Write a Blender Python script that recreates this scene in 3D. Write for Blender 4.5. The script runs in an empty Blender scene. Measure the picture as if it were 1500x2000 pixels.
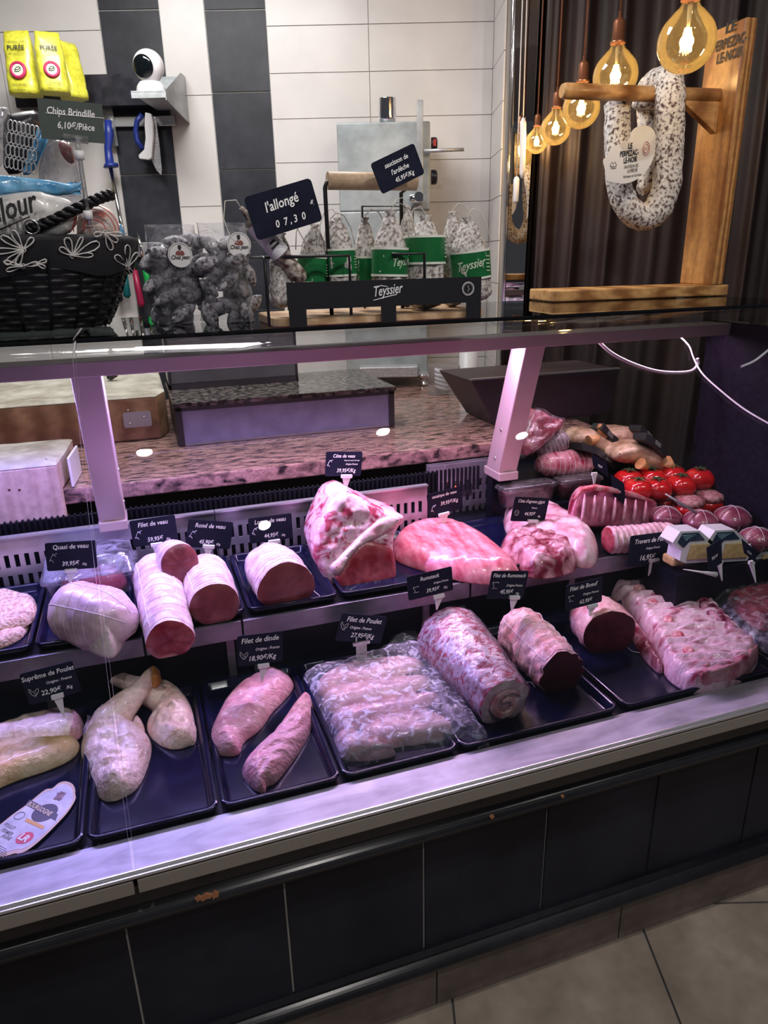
import bpy, math, random
import numpy as np
from mathutils import Vector, Matrix, noise
random.seed(7)
C = bpy.context.scene.collection
SC = bpy.context.scene
V = Vector
# ---------------------------------------------------------------- camera
F = 1390.0
EYE = V((0, 0, 1.42))
_dn = V(((835-750)/F, (4900-1000)/F, 1)).normalized(); _up = -_dn
_h = V((0, 0, 1)); _h = (_h-_up*_h.dot(_up)).normalized()
_r = _h.cross(_up)
if _r.x < 0: _r = -_r
_a = math.radians(71.4)
AX = _h*math.cos(_a)+_r*math.sin(_a); AY = _h*math.sin(_a)-_r*math.cos(_a)
def c2w(v): return V((AX.dot(v), AY.dot(v), _up.dot(v)))
cd = bpy.data.cameras.new('camera'); cam = bpy.data.objects.new('camera', cd); C.objects.link(cam)
cx, cy, cz = c2w(V((1, 0, 0))), c2w(V((0, -1, 0))), c2w(V((0, 0, -1)))
cam.matrix_world = Matrix(((cx.x, cy.x, cz.x, 0), (cx.y, cy.y, cz.y, 0), (cx.z, cy.z, cz.z, EYE.z), (0, 0, 0, 1)))
cd.sensor_fit = 'HORIZONTAL'; cd.sensor_width = 36; cd.lens = F/1500*36; cd.clip_start = .05
SC.camera = cam
FW = V((math.cos(_a), math.sin(_a), 0)); RT = V((math.sin(_a), -math.cos(_a), 0)); UP = V((0, 0, 1))
# ---------------------------------------------------------------- world, lights, exposure
SC.view_settings.view_transform = 'Standard'; SC.view_settings.look = 'None'
SC.view_settings.exposure = 0.0; SC.view_settings.gamma = 1.0
SC.cycles.transparent_max_bounces = 24; SC.cycles.max_bounces = 8
SC.cycles.use_denoising = True; SC.cycles.sample_clamp_indirect = 4.0
SC.cycles.caustics_reflective = False; SC.cycles.caustics_refractive = False
w = bpy.data.worlds.new('world'); SC.world = w; w.use_nodes = True
w.node_tree.nodes['Background'].inputs[0].default_value = (.62, .64, .75, 1)
w.node_tree.nodes['Background'].inputs[1].default_value = .08
def area(name, loc, target, sx, sy, power, col, spread=180):
    l = bpy.data.lights.new(name, 'AREA'); l.shape = 'RECTANGLE'; l.size = sx; l.size_y = sy; l.energy = power; l.color = col
    l.spread = math.radians(spread)
    o = bpy.data.objects.new(name, l); C.objects.link(o); o.location = loc
    z = (V(loc)-V(target)).normalized(); y = UP if abs(z.z) < .99 else V((0, 1, 0))
    x = y.cross(z).normalized(); y = z.cross(x)
    o.matrix_world = Matrix(((x.x, y.x, z.x, loc[0]), (x.y, y.y, z.y, loc[1]), (x.z, y.z, z.z, loc[2]), (0, 0, 0, 1)))
    return o
# ceiling panels: staff side and customer side
area('ceiling_light_staff_side', (.1, 2.35, 2.68), (.3, 2.7, 0), 1.0, .5, 47, (1, .97, .96))
for dx, dy, pw_ in ((-.75, .15, 14), (-.02, .33, 13), (1.0, .30, 22), (1.75, .1, 16), (.5, -.6, 16)):
    area('ceiling_spot_customer_side', (dx, dy, 2.69), (dx+.02, dy+.35, 0), .06, .06, pw_*.5, (1, .95, .92)).data.shape = 'DISK'
# tubes below the canopy of the case (violet at the left end, pink further right)
area('case_tube_light_violet', (-.16, 1.58, 1.2165), (-.16, 1.36, .6), .62, .03, 11.0, (.46, .37, 1))
area('case_tube_light_pink', (.55, 1.58, 1.2165), (.55, 1.36, .6), .78, .03, 9.8, (.92, .58, 1))
area('case_tube_light_rose', (1.2, 1.58, 1.2165), (1.2, 1.36, .6), .45, .03, 1.7, (1, .62, .85))

# ---------------------------------------------------------------- pixel to place helpers
def ray(px, py): return c2w(V(((px-750)/F, (py-1000)/F, 1)))
def onz(px, py, z):
    d = ray(px, py); return EYE+d*((z-EYE.z)/d.z)
def ony(px, py, y):
    d = ray(px, py); return EYE+d*(y/d.y)
def onx(px, py, x):
    d = ray(px, py); return EYE+d*(x/d.x)
def onD(px, py, D):
    d = ray(px, py); return EYE+d*(D/d.dot(FW))
def onp(px, py, o, n):
    d = ray(px, py); return EYE+d*((o-EYE).dot(n)/d.dot(n))
def scale_at(p): return (p-EYE).dot(c2w(V((0, 0, 1))))/F     # metres per pixel
def fr(lat, D, z): return FW*D+RT*lat+UP*z                   # point in the room's own frame
# ---------------------------------------------------------------- materials
MATS = {}
def mat(name, c1, c2=None, scale=20, rough=.5, metal=0, bump=0, bscale=None, tex='noise', lo=.35, hi=.65,
        coat=0, c3=None, emis=None, estr=0, stretch=(1, 1, 1), detail=4, sss=0, spec=.5, rot=(0, 0, 0), distort=0, mottle=.2):
    if name in MATS: return MATS[name]
    m = bpy.data.materials.new(name); m.use_nodes = True; MATS[name] = m
    nt = m.node_tree; b = nt.nodes['Principled BSDF']; L = nt.links.new
    b.inputs['Roughness'].default_value = rough; b.inputs['Metallic'].default_value = metal
    b.inputs['Coat Weight'].default_value = coat; b.inputs['Coat Roughness'].default_value = .12
    b.inputs['Specular IOR Level'].default_value = spec
    if sss: b.inputs['Subsurface Weight'].default_value = sss; b.inputs['Subsurface Radius'].default_value = (.01, .004, .003)
    b.inputs['Base Color'].default_value = (*c1, 1)
    if emis: b.inputs['Emission Color'].default_value = (*emis, 1); b.inputs['Emission Strength'].default_value = estr
    tc = mp = None
    if c2 or bump:
        tc = nt.nodes.new('ShaderNodeTexCoord'); mp = nt.nodes.new('ShaderNodeMapping')
        mp.inputs['Scale'].default_value = stretch; mp.inputs['Rotation'].default_value = rot
        L(tc.outputs['Object'], mp.inputs['Vector'])
    def T(s):
        if tex == 'noise':
            t = nt.nodes.new('ShaderNodeTexNoise'); t.inputs['Scale'].default_value = s; t.inputs['Detail'].default_value = detail; out = t.outputs['Fac']
            t.inputs['Distortion'].default_value = distort
        elif tex == 'voronoi':
            t = nt.nodes.new('ShaderNodeTexVoronoi'); t.inputs['Scale'].default_value = s; out = t.outputs['Distance']
        else:
            t = nt.nodes.new('ShaderNodeTexWave'); t.inputs['Scale'].default_value = s; t.inputs['Distortion'].default_value = distort or 6
            t.inputs['Detail'].default_value = detail; t.inputs['Detail Scale'].default_value = 1.5; out = t.outputs['Fac']
        L(mp.outputs[0], t.inputs['Vector']); return out
    if c2:
        r = nt.nodes.new('ShaderNodeValToRGB'); L(T(scale), r.inputs[0]); e = r.color_ramp.elements
        e[0].position = lo; e[0].color = (*c1, 1); e[1].position = hi; e[1].color = (*c2, 1)
        if c3: x = e.new((lo+hi)/2); x.color = (*c3, 1)
        n2 = nt.nodes.new('ShaderNodeTexNoise'); n2.inputs['Scale'].default_value = scale*3.7; n2.inputs['Detail'].default_value = 3; L(tc.outputs['Object'], n2.inputs['Vector'])
        mr = nt.nodes.new('ShaderNodeMapRange'); mr.inputs[1].default_value = .3; mr.inputs[2].default_value = .7; mr.inputs[3].default_value = 1-mottle; mr.inputs[4].default_value = 1+mottle*.6
        L(n2.outputs['Fac'], mr.inputs[0]); mm = nt.nodes.new('ShaderNodeVectorMath'); mm.operation = 'SCALE'
        L(r.outputs[0], mm.inputs[0]); L(mr.outputs[0], mm.inputs['Scale']); L(mm.outputs[0], b.inputs['Base Color'])
    if bump:
        bn = nt.nodes.new('ShaderNodeBump'); bn.inputs['Strength'].default_value = min(1, bump); bn.inputs['Distance'].default_value = .004*max(1, bump)
        L(T(bscale or scale), bn.inputs['Height']); L(bn.outputs[0], b.inputs['Normal'])
    return m
def glassy(name, tint=(1, 1, 1), refl=.08, rough=.02, haze=0, hazecol=(1, 1, 1), crinkle=0, hscale=30, hlo=.4, hhi=.7, edge=.6):
    """clear pane or film: lets light through, mirrors more at a slant; haze = milky share, where the noise peaks"""
    if name in MATS: return MATS[name]
    m = bpy.data.materials.new(name); m.use_nodes = True; MATS[name] = m
    nt = m.node_tree; nt.nodes.clear(); N = nt.nodes.new; L = nt.links.new
    out = N('ShaderNodeOutputMaterial'); tr = N('ShaderNodeBsdfTransparent'); tr.inputs[0].default_value = (*tint, 1)
    gl = N('ShaderNodeBsdfGlossy'); gl.inputs['Roughness'].default_value = rough
    fz = N('ShaderNodeFresnel'); fz.inputs[0].default_value = 1.45
    mu = N('ShaderNodeMath'); mu.operation = 'MULTIPLY_ADD'; mu.inputs[1].default_value = edge; mu.inputs[2].default_value = refl-.04*edge
    mu.use_clamp = True
    L(fz.outputs[0], mu.inputs[0]); mx = N('ShaderNodeMixShader'); L(mu.outputs[0], mx.inputs[0]); L(tr.outputs[0], mx.inputs[1]); L(gl.outputs[0], mx.inputs[2])
    last = mx
    if haze or crinkle:
        tc = N('ShaderNodeTexCoord'); ns = N('ShaderNodeTexNoise'); ns.inputs['Scale'].default_value = hscale; ns.inputs['Detail'].default_value = 5
        ns.inputs['Distortion'].default_value = 1.2
        L(tc.outputs['Object'], ns.inputs['Vector'])
    if haze:
        df = N('ShaderNodeBsdfDiffuse'); df.inputs[0].default_value = (*hazecol, 1)
        mr = N('ShaderNodeMapRange'); mr.inputs[1].default_value = hlo; mr.inputs[2].default_value = hhi; mr.inputs[3].default_value = haze*.15; mr.inputs[4].default_value = haze
        L(ns.outputs['Fac'], mr.inputs[0]); m2 = N('ShaderNodeMixShader'); L(mr.outputs[0], m2.inputs[0]); L(mx.outputs[0], m2.inputs[1]); L(df.outputs[0], m2.inputs[2]); last = m2
    if crinkle:
        bn = N('ShaderNodeBump'); bn.inputs['Strength'].default_value = 1; bn.inputs['Distance'].default_value = crinkle
        L(ns.outputs['Fac'], bn.inputs['Height']); L(bn.outputs[0], gl.inputs['Normal']); L(bn.outputs[0], fz.inputs['Normal'])
        if haze: L(bn.outputs[0], df.inputs['Normal'])
    L(last.outputs[0], out.inputs[0]); return m
# ---------------------------------------------------------------- mesh builder
class MB:
    def __init__(s): s.v = []; s.f = []; s.m = []; s.sm = []
    def add(s, vs, fs, mi=0, smooth=False):
        n = len(s.v); s.v += [V(p) for p in vs]
        for f in fs: s.f.append([i+n for i in f]); s.m.append(mi); s.sm.append(smooth)
        return s
    def box(s, p0, p1, mi=0):
        (a, b, c), (d, e, f) = p0, p1
        return s.hexa([(a, b, c), (d, b, c), (d, e, c), (a, e, c)], [(a, b, f), (d, b, f), (d, e, f), (a, e, f)], mi)
    def hexa(s, lo, hi, mi=0):
        return s.add(list(lo)+list(hi), [(3, 2, 1, 0), (4, 5, 6, 7), (0, 1, 5, 4), (1, 2, 6, 5), (2, 3, 7, 6), (3, 0, 4, 7)], mi)
    def obox(s, o, u, v, w, mi=0):   # corner o with three edge vectors
        o, u, v, w = V(o), V(u), V(v), V(w)
        return s.hexa([o, o+u, o+u+v, o+v], [o+w, o+u+w, o+u+v+w, o+v+w], mi)
    def rings(s, rs, closed=True, cap=True, mi=0, smooth=True):
        n = len(rs[0]); vs = [p for r in rs for p in r]; fs = []
        for i in range(len(rs)-1):
            for j in range(n if closed else n-1):
                k = (j+1) % n; fs.append((i*n+j, i*n+k, (i+1)*n+k, (i+1)*n+j))
        s.add(vs, fs, mi, smooth)
        if cap and closed:
            s.add(rs[0], [tuple(range(n))[::-1]], mi, False); s.add(rs[-1], [tuple(range(n))], mi, False)
        return s
    def tube(s, pts, r, n=8, cap=True, mi=0, closed=False):
        pts = [V(p) for p in pts]; m = len(pts); rr = r if isinstance(r, (list, tuple)) else [r]*m
        rs = []; t0 = None; u = None
        for i, p in enumerate(pts):
            if closed: t = (pts[(i+1) % m]-pts[i-1]).normalized()
            else: t = (pts[min(i+1, m-1)]-pts[max(i-1, 0)]).normalized()
            if u is None:
                u = t.orthogonal().normalized()
            else:
                u = (u-t*u.dot(t)); u = u.normalized() if u.length > 1e-6 else t.orthogonal().normalized()
            w_ = t.cross(u); rs.append([p+(u*math.cos(2*math.pi*k/n)+w_*math.sin(2*math.pi*k/n))*rr[i] for k in range(n)])
        if closed: rs.append(rs[0])
        return s.rings(rs, cap=cap and not closed, mi=mi)
    def lathe(s, prof, o, axis=(0, 0, 1), n=24, cap=True, mi=0):
        o = V(o); a = V(axis).normalized(); u = a.orthogonal().normalized(); w_ = a.cross(u)
        rs = [[o+a*h+(u*math.cos(2*math.pi*k/n)+w_*math.sin(2*math.pi*k/n))*max(r, 1e-5) for k in range(n)] for r, h in prof]
        return s.rings(rs, cap=cap, mi=mi)
    def prism(s, poly, o, u, v, w_, mi=0):   # polygon (a,b) in plane o+u*a+v*b, thickness vector w_
        o, u, v, w_ = V(o), V(u), V(v), V(w_); n = len(poly)
        a = [o+u*x+v*y for x, y in poly]; b = [p+w_ for p in a]
        return s.add(a+b, [tuple(range(n))[::-1], tuple(range(n, 2*n))]+[(i, (i+1) % n, (i+1) % n+n, i+n) for i in range(n)], mi)
def snake(name): return name
def obj(name, mb, mats, parent=None, bevel=0, flip=False, label=None, wn=False):
    """one mesh object; its origin is its base (or its parent's base)"""
    vs = mb.v
    if parent is None:
        a = V((min(p.x for p in vs), min(p.y for p in vs), min(p.z for p in vs))); b = V((max(p.x for p in vs), max(p.y for p in vs), 0))
        org = V(((a.x+b.x)/2, (a.y+b.y)/2, a.z))
    else: org = wloc(parent)
    me = bpy.data.meshes.new(name); me.from_pydata([p-org for p in vs], [], mb.f)
    if not isinstance(mats, (list, tuple)): mats = [mats]
    for m in mats: me.materials.append(m)
    me.polygons.foreach_set('material_index', mb.m); me.polygons.foreach_set('use_smooth', mb.sm)
    me.validate(); me.update()
    import bmesh
    bm = bmesh.new(); bm.from_mesh(me); bmesh.ops.remove_doubles(bm, verts=bm.verts, dist=1e-6); bmesh.ops.recalc_face_normals(bm, faces=bm.faces); bm.to_mesh(me); bm.free()
    o = bpy.data.objects.new(name, me); C.objects.link(o)
    if parent is not None: o.parent = parent
    else: o.location = org
    if bevel:
        b = o.modifiers.new('bevel', 'BEVEL'); b.width = bevel; b.segments = 2; b.limit_method = 'ANGLE'; b.angle_limit = math.radians(40)
    if label: o['label'] = label
    return o
def wloc(o):
    p = V((0, 0, 0))
    while o is not None: p = p+o.location; o = o.parent
    return p
def tag(o, label, cat, group=None):
    o['label'] = label; o['category'] = cat
    if group: o['group'] = group
    return o
def thing(name, label, cat, loc, group=None):
    o = bpy.data.objects.new(name, None); C.objects.link(o); o.location = V(loc); o.empty_display_size = .05
    return tag(o, label, cat, group)
def struct(name, mb, m, **k):
    o = obj(name, mb, m, **k); o['kind'] = 'structure'; return o
# ---- lettering
_fc = {}
def text_mb(mb, s, o, u, v, size, align='L', shear=.18, bold=0, depth=.0004, squeeze=1.0, mi=0, width=None):
    """lettering standing off the plane (o; unit u right, unit v up) by depth"""
    cu = bpy.data.curves.new('t', 'FONT'); cu.body = s; cu.size = size; cu.shear = shear; cu.offset = bold; cu.resolution_u = 2
    ob = bpy.data.objects.new('t', cu); cu.offset = 0; m0 = bpy.data.meshes.new_from_object(ob)
    if not len(m0.vertices): bpy.data.objects.remove(ob); return 0
    x0 = min(p.co.x for p in m0.vertices); x1 = max(p.co.x for p in m0.vertices); ya = min(p.co.y for p in m0.vertices); yb = max(p.co.y for p in m0.vertices); bpy.data.meshes.remove(m0)
    cu.offset = bold; me = bpy.data.meshes.new_from_object(ob); e_ = abs(bold)*1.5
    for p in me.vertices: p.co.x = min(max(p.co.x, x0-e_), x1+e_); p.co.y = min(max(p.co.y, ya-e_), yb+e_)
    n = u.cross(v).normalized(); vs = [p.co.copy() for p in me.vertices]; fs = [tuple(p.vertices) for p in me.polygons]
    bpy.data.objects.remove(ob); bpy.data.curves.remove(cu); bpy.data.meshes.remove(me)
    if not vs: return 0
    if width: squeeze = width/(x1-x0)
    off = {'L': -x0, 'C': -(x0+x1)/2, 'R': -x1}[align]
    mb.add([o+u*((p.x+off)*squeeze)+v*p.y+n*depth for p in vs], fs, mi); return (x1-x0)*squeeze
def stroke(mb, pts2, o, u, v, r, n=4, off=.0006, mi=0):
    nn = u.cross(v).normalized(); mb.tube([o+u*a+v*b+nn*off for a, b in pts2], r, n, mi=mi)
def circ(cx_, cy_, r, n=20, a0=0, a1=360): return [(cx_+r*math.cos(math.radians(a0+(a1-a0)*i/n)), cy_+r*math.sin(math.radians(a0+(a1-a0)*i/n))) for i in range(n+1)]
def rrect(w_, h, r, n=4):
    out = []
    for cx_, cy_, a in ((w_-r, h-r, 0), (r, h-r, 90), (r, r, 180), (w_-r, r, 270)):
        out += [(cx_+r*math.cos(math.radians(a+90*i/n)), cy_+r*math.sin(math.radians(a+90*i/n))) for i in range(n+1)]
    return out
# ---- soft shapes
def fbm(p, s, seed=0, oc=3):
    t = 0; a = 1
    for _ in range(oc): t += a*noise.noise(V((p[0]*s+seed, p[1]*s, p[2]*s))); a *= .5; s *= 2
    return t
def in_poly(x, y, P):
    c = False; n = len(P); j = n-1
    for i in range(n):
        if (P[i][1] > y) != (P[j][1] > y) and x < (P[j][0]-P[i][0])*(y-P[i][1])/(P[j][1]-P[i][1])+P[i][0]: c = not c
        j = i
    return c
def smooth_poly(P, it=2):
    for _ in range(it):
        Q = []
        for i in range(len(P)):
            a, b = P[i], P[(i+1) % len(P)]
            Q += [(a[0]*.75+b[0]*.25, a[1]*.75+b[1]*.25), (a[0]*.25+b[0]*.75, a[1]*.25+b[1]*.75)]
        P = Q
    return P
def mound(mb, px, z0, H, R, res=.005, amp=.003, ns=40, seed=0, fn=None, plane=None, sm=2, at=.35, world=False, bottom=True, mi=0):
    """a soft solid: outline + rounded height field over a plane; plane=(o,u,v,n) or the level z0"""
    if plane: o, u, v, n = plane
    else: o, u, v, n = V((0, 0, z0)), V((1, 0, 0)), V((0, 1, 0)), UP
    oo = o+n*(H*at)
    P = []
    for q in px:
        w3 = V(q) if world else onp(q[0], q[1], oo, n)
        P.append(((w3-oo).dot(u), (w3-oo).dot(v)))
    P = smooth_poly(P, sm); A = np.array(P); Bq = np.roll(A, -1, 0)
    x0, y0 = A.min(0)-res; x1, y1 = A.max(0)+res
    nx = int((x1-x0)/res)+2; ny = int((y1-y0)/res)+2
    D = {}; ins = {}
    seg = Bq-A; L2 = (seg**2).sum(1)+1e-12
    def near(x, y):
        t = np.clip((((x-A[:, 0])*seg[:, 0]+(y-A[:, 1])*seg[:, 1])/L2), 0, 1)
        qx = A[:, 0]+seg[:, 0]*t; qy = A[:, 1]+seg[:, 1]*t; d = (qx-x)**2+(qy-y)**2; k = int(d.argmin())
        return math.sqrt(d[k]), qx[k], qy[k]
    vid = {}; vt = []
    def hgt(x, y, d):
        t = min(d/R, 1); h = H*max(0, 1-(1-t)**2)**.62 if d > 0 else 0
        h += amp*fbm((x, y, 0), ns, seed)*t
        if fn: h = fn(x, y, h, t, d)
        return h
    for i in range(nx):
        for j in range(ny):
            x, y = x0+i*res, y0+j*res
            if in_poly(x, y, P):
                d, qx, qy = near(x, y)
                if d >= res: ins[i, j] = d
    def vert(i, j):
        if (i, j) not in vid:
            x, y = x0+i*res, y0+j*res; vt.append(o+u*x+v*y+n*hgt(x, y, ins[i, j])); vid[i, j] = len(vt)-1
        return vid[i, j]
    fs = []
    for i in range(nx-1):
        for j in range(ny-1):
            q = ((i, j), (i+1, j), (i+1, j+1), (i, j+1))
            if all(k in ins for k in q): fs.append(tuple(vert(*k) for k in q))
    if fs: mb.add(vt, fs, mi, True)
    # the flank: fine rings running inwards from the outline
    ar = sum(P[i-1][0]*P[i][1]-P[i][0]*P[i-1][1] for i in range(len(P))); sg = 1 if ar > 0 else -1
    Q = []
    for i in range(len(P)):
        a, b = P[i], P[(i+1) % len(P)]; L_ = math.hypot(b[0]-a[0], b[1]-a[1]); k = max(1, int(L_/(res*.9)+.5)); Q += [(a[0]+(b[0]-a[0])*j/k, a[1]+(b[1]-a[1])*j/k) for j in range(k)]
    m_ = len(Q); rs = []
    N_ = []
    for i in range(m_):
        a, b = Q[i-2], Q[(i+2) % m_]; dx, dy = b[0]-a[0], b[1]-a[1]; L_ = math.hypot(dx, dy)+1e-9; N_.append((-dy/L_*sg, dx/L_*sg))
    for f in (0, .06, .2, .45, .8, 1.25, 1.8, 2.5):
        row = []
        for (x, y), (ax_, ay_) in zip(Q, N_):
            X_, Y_ = x+ax_*f*res, y+ay_*f*res; d = min(near(X_, Y_)[0], f*res) if f else 0
            row.append(o+u*X_+v*Y_+n*hgt(X_, Y_, d))
        rs.append(row)
    mb.rings(rs, cap=False, mi=mi)
    if bottom: mb.add([o+u*x+v*y for x, y in Q], [tuple(range(m_))[::-1]], mi, False)
    return P
def roll_frame(A, B):
    t = (B-A).normalized(); s_ = t.cross(UP).normalized(); return t, s_, s_.cross(t)
def roll(A, B, rA, rB, n=40, m=44, amp=.003, ns=30, seed=0, squash=1, ridge=0, rn=0, cut=True, bulge=.06, flat=.82, endr=.5):
    """a tied joint lying from A (far end) to B (near end); returns body MB, cut-face MB, ring function"""
    t, s_, w_ = roll_frame(A, B); L = (B-A).length; rs = []
    def ring(k, rr, push=0, ex=0):
        c = A.lerp(B, k)+t*push; R = []
        for i in range(m):
            a = 2*math.pi*i/m; ca, sa = math.cos(a), math.sin(a)
            r = rr*(1+.03*math.sin(2*a+seed)+.02*math.sin(3*a+seed*2))
            p = c+s_*(ca*r)+w_*(sa*r*squash)
            d = amp*fbm(p, ns, seed, 4); p = p+(p-c).normalized()*(d+ex)
            lim = c.z-rr*squash*flat
            if p.z < lim: p.z = lim+(p.z-lim)*.1
            R.append(p)
        return R
    def rad(k):
        r = rA*(1-k)+rB*k; r *= 1+bulge*math.sin(math.pi*k)
        e = endr*rA/L
        if k < e: r *= math.sqrt(max(.02, 1-(1-k/e)**2))
        if not cut and k > 1-e: r *= math.sqrt(max(.02, 1-((k-(1-e))/e)**2))
        if rn: r *= 1-ridge*(abs(math.cos(math.pi*k*rn))**6)
        return r
    N_ = max(n, rn*5)
    for i in range(N_+1): rs.append(ring(i/N_, rad(i/N_)))
    mb = MB().rings(rs, cap=False)
    mb.add(rs[0], [tuple(range(m))[::-1]], 0, False)
    cf = None
    if cut:
        cf = MB(); q = [rs[-1]]
        for f, pu in ((.93, .002), (.7, .004), (.4, .005), (.12, .005)): q.append([B+(p-B)*f+t*(pu+.0012*fbm(p, 60, seed)) for p in rs[-1]])
        cf.rings(q, cap=False); cf.add(q[-1], [tuple(range(m))], 0, True)
    else: mb.add(rs[-1], [tuple(range(m))], 0, False)
    return mb, cf, ring, rad
def netting(ring, rad, n, r=.0006, lo=.04, hi=.97, lengthwise=0, m=44):
    mb = MB()
    for i in range(n):
        k = lo+(hi-lo)*i/max(1, n-1); q = ring(k, rad(k), 0, .0006); mb.tube(q, r, 4, closed=True)
    for j in range(lengthwise):
        idx = int(m*(.12+.26*j/max(1, lengthwise-1))) if lengthwise > 1 else m//4
        mb.tube([ring(lo+(hi-lo)*i/24, rad(lo+(hi-lo)*i/24), 0, .0008)[idx] for i in range(25)], r*1.4, 4)
    return mb
# ================================================================ materials in use
WHT = mat('white_plastic', (.8, .8, .82), rough=.35)
BLK = mat('black_plastic', (.012, .012, .018), (.03, .03, .042), 25, rough=.28, bump=.06, bscale=60)
BLKM = mat('black_metal', (.012, .012, .015), rough=.4)
STEEL = mat('brushed_steel', (.45, .45, .47), (.62, .62, .64), 30, rough=.36, metal=.6, stretch=(.3, 1, 8), bump=.05)
STEELD = mat('satin_steel', (.36, .37, .38), (.46, .47, .48), 6, rough=.42, metal=1, bump=.05, bscale=9)
CHROME = mat('chrome', (.8, .8, .82), rough=.1, metal=1)
SLATE = mat('tag_slate', (.006, .008, .022), (.009, .012, .030), 30, rough=.6, spec=.15)
CHALK = mat('chalk_white', (1, 1, 1), rough=.7)
WOOD = mat('pine_wood', (.30, .14, .045), (.62, .36, .15), 26, rough=.5, tex='wave', distort=5, stretch=(.25, .25, .25), lo=.1, hi=.9, bump=.1)
GROUT = mat('grout_dark', (.05, .05, .055), rough=.9)
# ================================================================ room
WD = 3.34                                       # distance of the tiled wall along the room's own axis
def lat_at(px, py, D): return onD(px, py, D).dot(RT)
white_t = mat('white_wall_tile', (.62, .595, .575), (.69, .665, .64), 3, mottle=.03, rough=.32, bump=.08, bscale=8)
dark_t = mat('anthracite_wall_tile', (.015, .017, .023), (.042, .045, .056), 7, rough=.45, spec=.3, bump=.12, bscale=22, lo=.3, hi=.75, detail=8)
grout_l = mat('white_grout', (.55, .54, .52), rough=.8)
grout_g = mat('grey_grout', (.33, .32, .31), rough=.8)
def zat(px, py, D=WD): return onD(px, py, D).z
mb = MB()
X = [-.9, lat_at(203, 100, WD), lat_at(320, 100, WD), lat_at(402, 50, WD), lat_at(524, 100, WD), lat_at(723, 200, WD), lat_at(958, 300, WD)]
def cell(a, b, z0, z1, mi, g=.0035):
    mb.obox(fr(a+g/2, WD, z0+g/2), RT*(b-a-g), UP*(z1-z0-g), FW*(-.006), mi)
zb = [zat(450, 20), zat(450, 181), zat(455, 340)]; hb = zb[0]-zb[1]; zs = [zb[0]+hb, zb[0]]+[zb[0]-hb*i for i in range(1, 8)]
za = [zat(260, 20), zat(270, 342)]; ha = (za[0]-za[1])/2
for i in range(7): cell(X[3], X[4], zb[0]-hb*(i+1), zb[0]-hb*i, 1, .005); cell(X[1], X[2], za[0]-ha*(i+1), za[0]-ha*i, 1, .005)
cell(X[3], X[4], zb[0], zb[0]+hb, 1, .005); cell(X[1], X[2], za[0], za[0]+ha, 1, .005)
zc = [zat(370, 187), zat(370, 404)]; hc = zc[0]-zc[1]
for i in range(-1, 5): cell(X[2], X[3], zc[0]-hc*(i+1), zc[0]-hc*i, 0, .003)
cell(X[2], X[3], zc[0]+hc, 2.7, 0, .003)
zd = [zat(620, 50), zat(620, 147), zat(620, 232), zat(620, 318), zat(620, 400)]; hd = (zd[0]-zd[4])/4
for i in range(-3, 12):
    cell(X[4], X[5], zd[0]-hd*(i+1), zd[0]-hd*i, 0, .003); cell(X[5], X[6], zd[0]-hd*(i+1), zd[0]-hd*i, 0, .003)
ze = zat(100, 62); la = lat_at(0, 100, WD); he = hc*.9
for i in range(-3, 5):
    cell(la, X[1], ze-he*(i+1), ze-he*i, 0, .003); cell(la-.6, la, ze-he*(i+1), ze-he*i, 0, .003)
mb.obox(fr(-1.2, WD, 0), RT*(X[6]+1.2), UP*2.7, FW*.1, 2)
struct('wall_back', mb, [white_t, dark_t, grout_l])
MD = 3.06                                       # the mirror stands forward of the tiled wall
mb = MB(); x6 = X[6]
for i in range(-3, 12): mb.obox(fr(x6, WD, zd[0]-hd*(i+1)+.0015), FW*(MD-WD), UP*(hd-.003), RT*.006, 0)
mb.obox(fr(x6+.003, WD, 0), FW*(MD-WD+.003), UP*2.7, RT*.03, 1)
struct('wall_return', mb, [white_t, grout_g])
# mirror with its polished steel edge
mx0 = lat_at(990, 300, MD); mx1 = mx0+.9
t = thing('wall_mirror', 'tall mirror with a steel edge between the white tiles and the curtain', 'mirror', fr(mx0, MD, .9))
obj('mirror_glass', MB().obox(fr(mx0, MD, .9), RT*.9, UP*1.8, FW*.012), mat('mirror_silver', (.62, .60, .58), rough=.015, metal=1), t)
obj('edge_strip', MB().obox(fr(x6+.036, MD-.012, .9), RT*(mx0-x6-.036), UP*1.8, FW*.03), CHROME, t, bevel=.003)
# curtain: deep pleats from the mirror towards the right
def curtain():
    a = fr(lat_at(1052, 300, 2.98), 2.98, 0); b = fr(2.6, 2.35, 0); n = 360; L = (b-a).length; u = (b-a)/L; nn = u.cross(UP)
    mb = MB(); rows = []
    for zi in range(14):
        z = .3+2.4*zi/13; row = []
        for i in range(n+1):
            s = L*i/n; ph = s*46+1.9*math.sin(s*7)+.5*math.sin(z*2+s*3); d = .022*math.sin(ph)+.009*math.sin(ph*2.3+1)
            row.append(a+u*(s+.006*math.cos(ph))+nn*d+UP*z)
        rows.append(row)
    mb.rings(rows, closed=False, cap=False)
    return obj('curtain', mb, mat('curtain_velvet', (.008, .006, .011), (.034, .018, .016), 1.2, rough=.6, stretch=(9, 9, .25), lo=.3, hi=.75, spec=.5, bump=.05, bscale=300))  # brownish sheen of the pleats is painted into the colour as upright streaks
tag(curtain(), 'purple-black velvet curtain with painted brown sheen in deep pleats behind the hanging bulbs', 'curtain')
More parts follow.
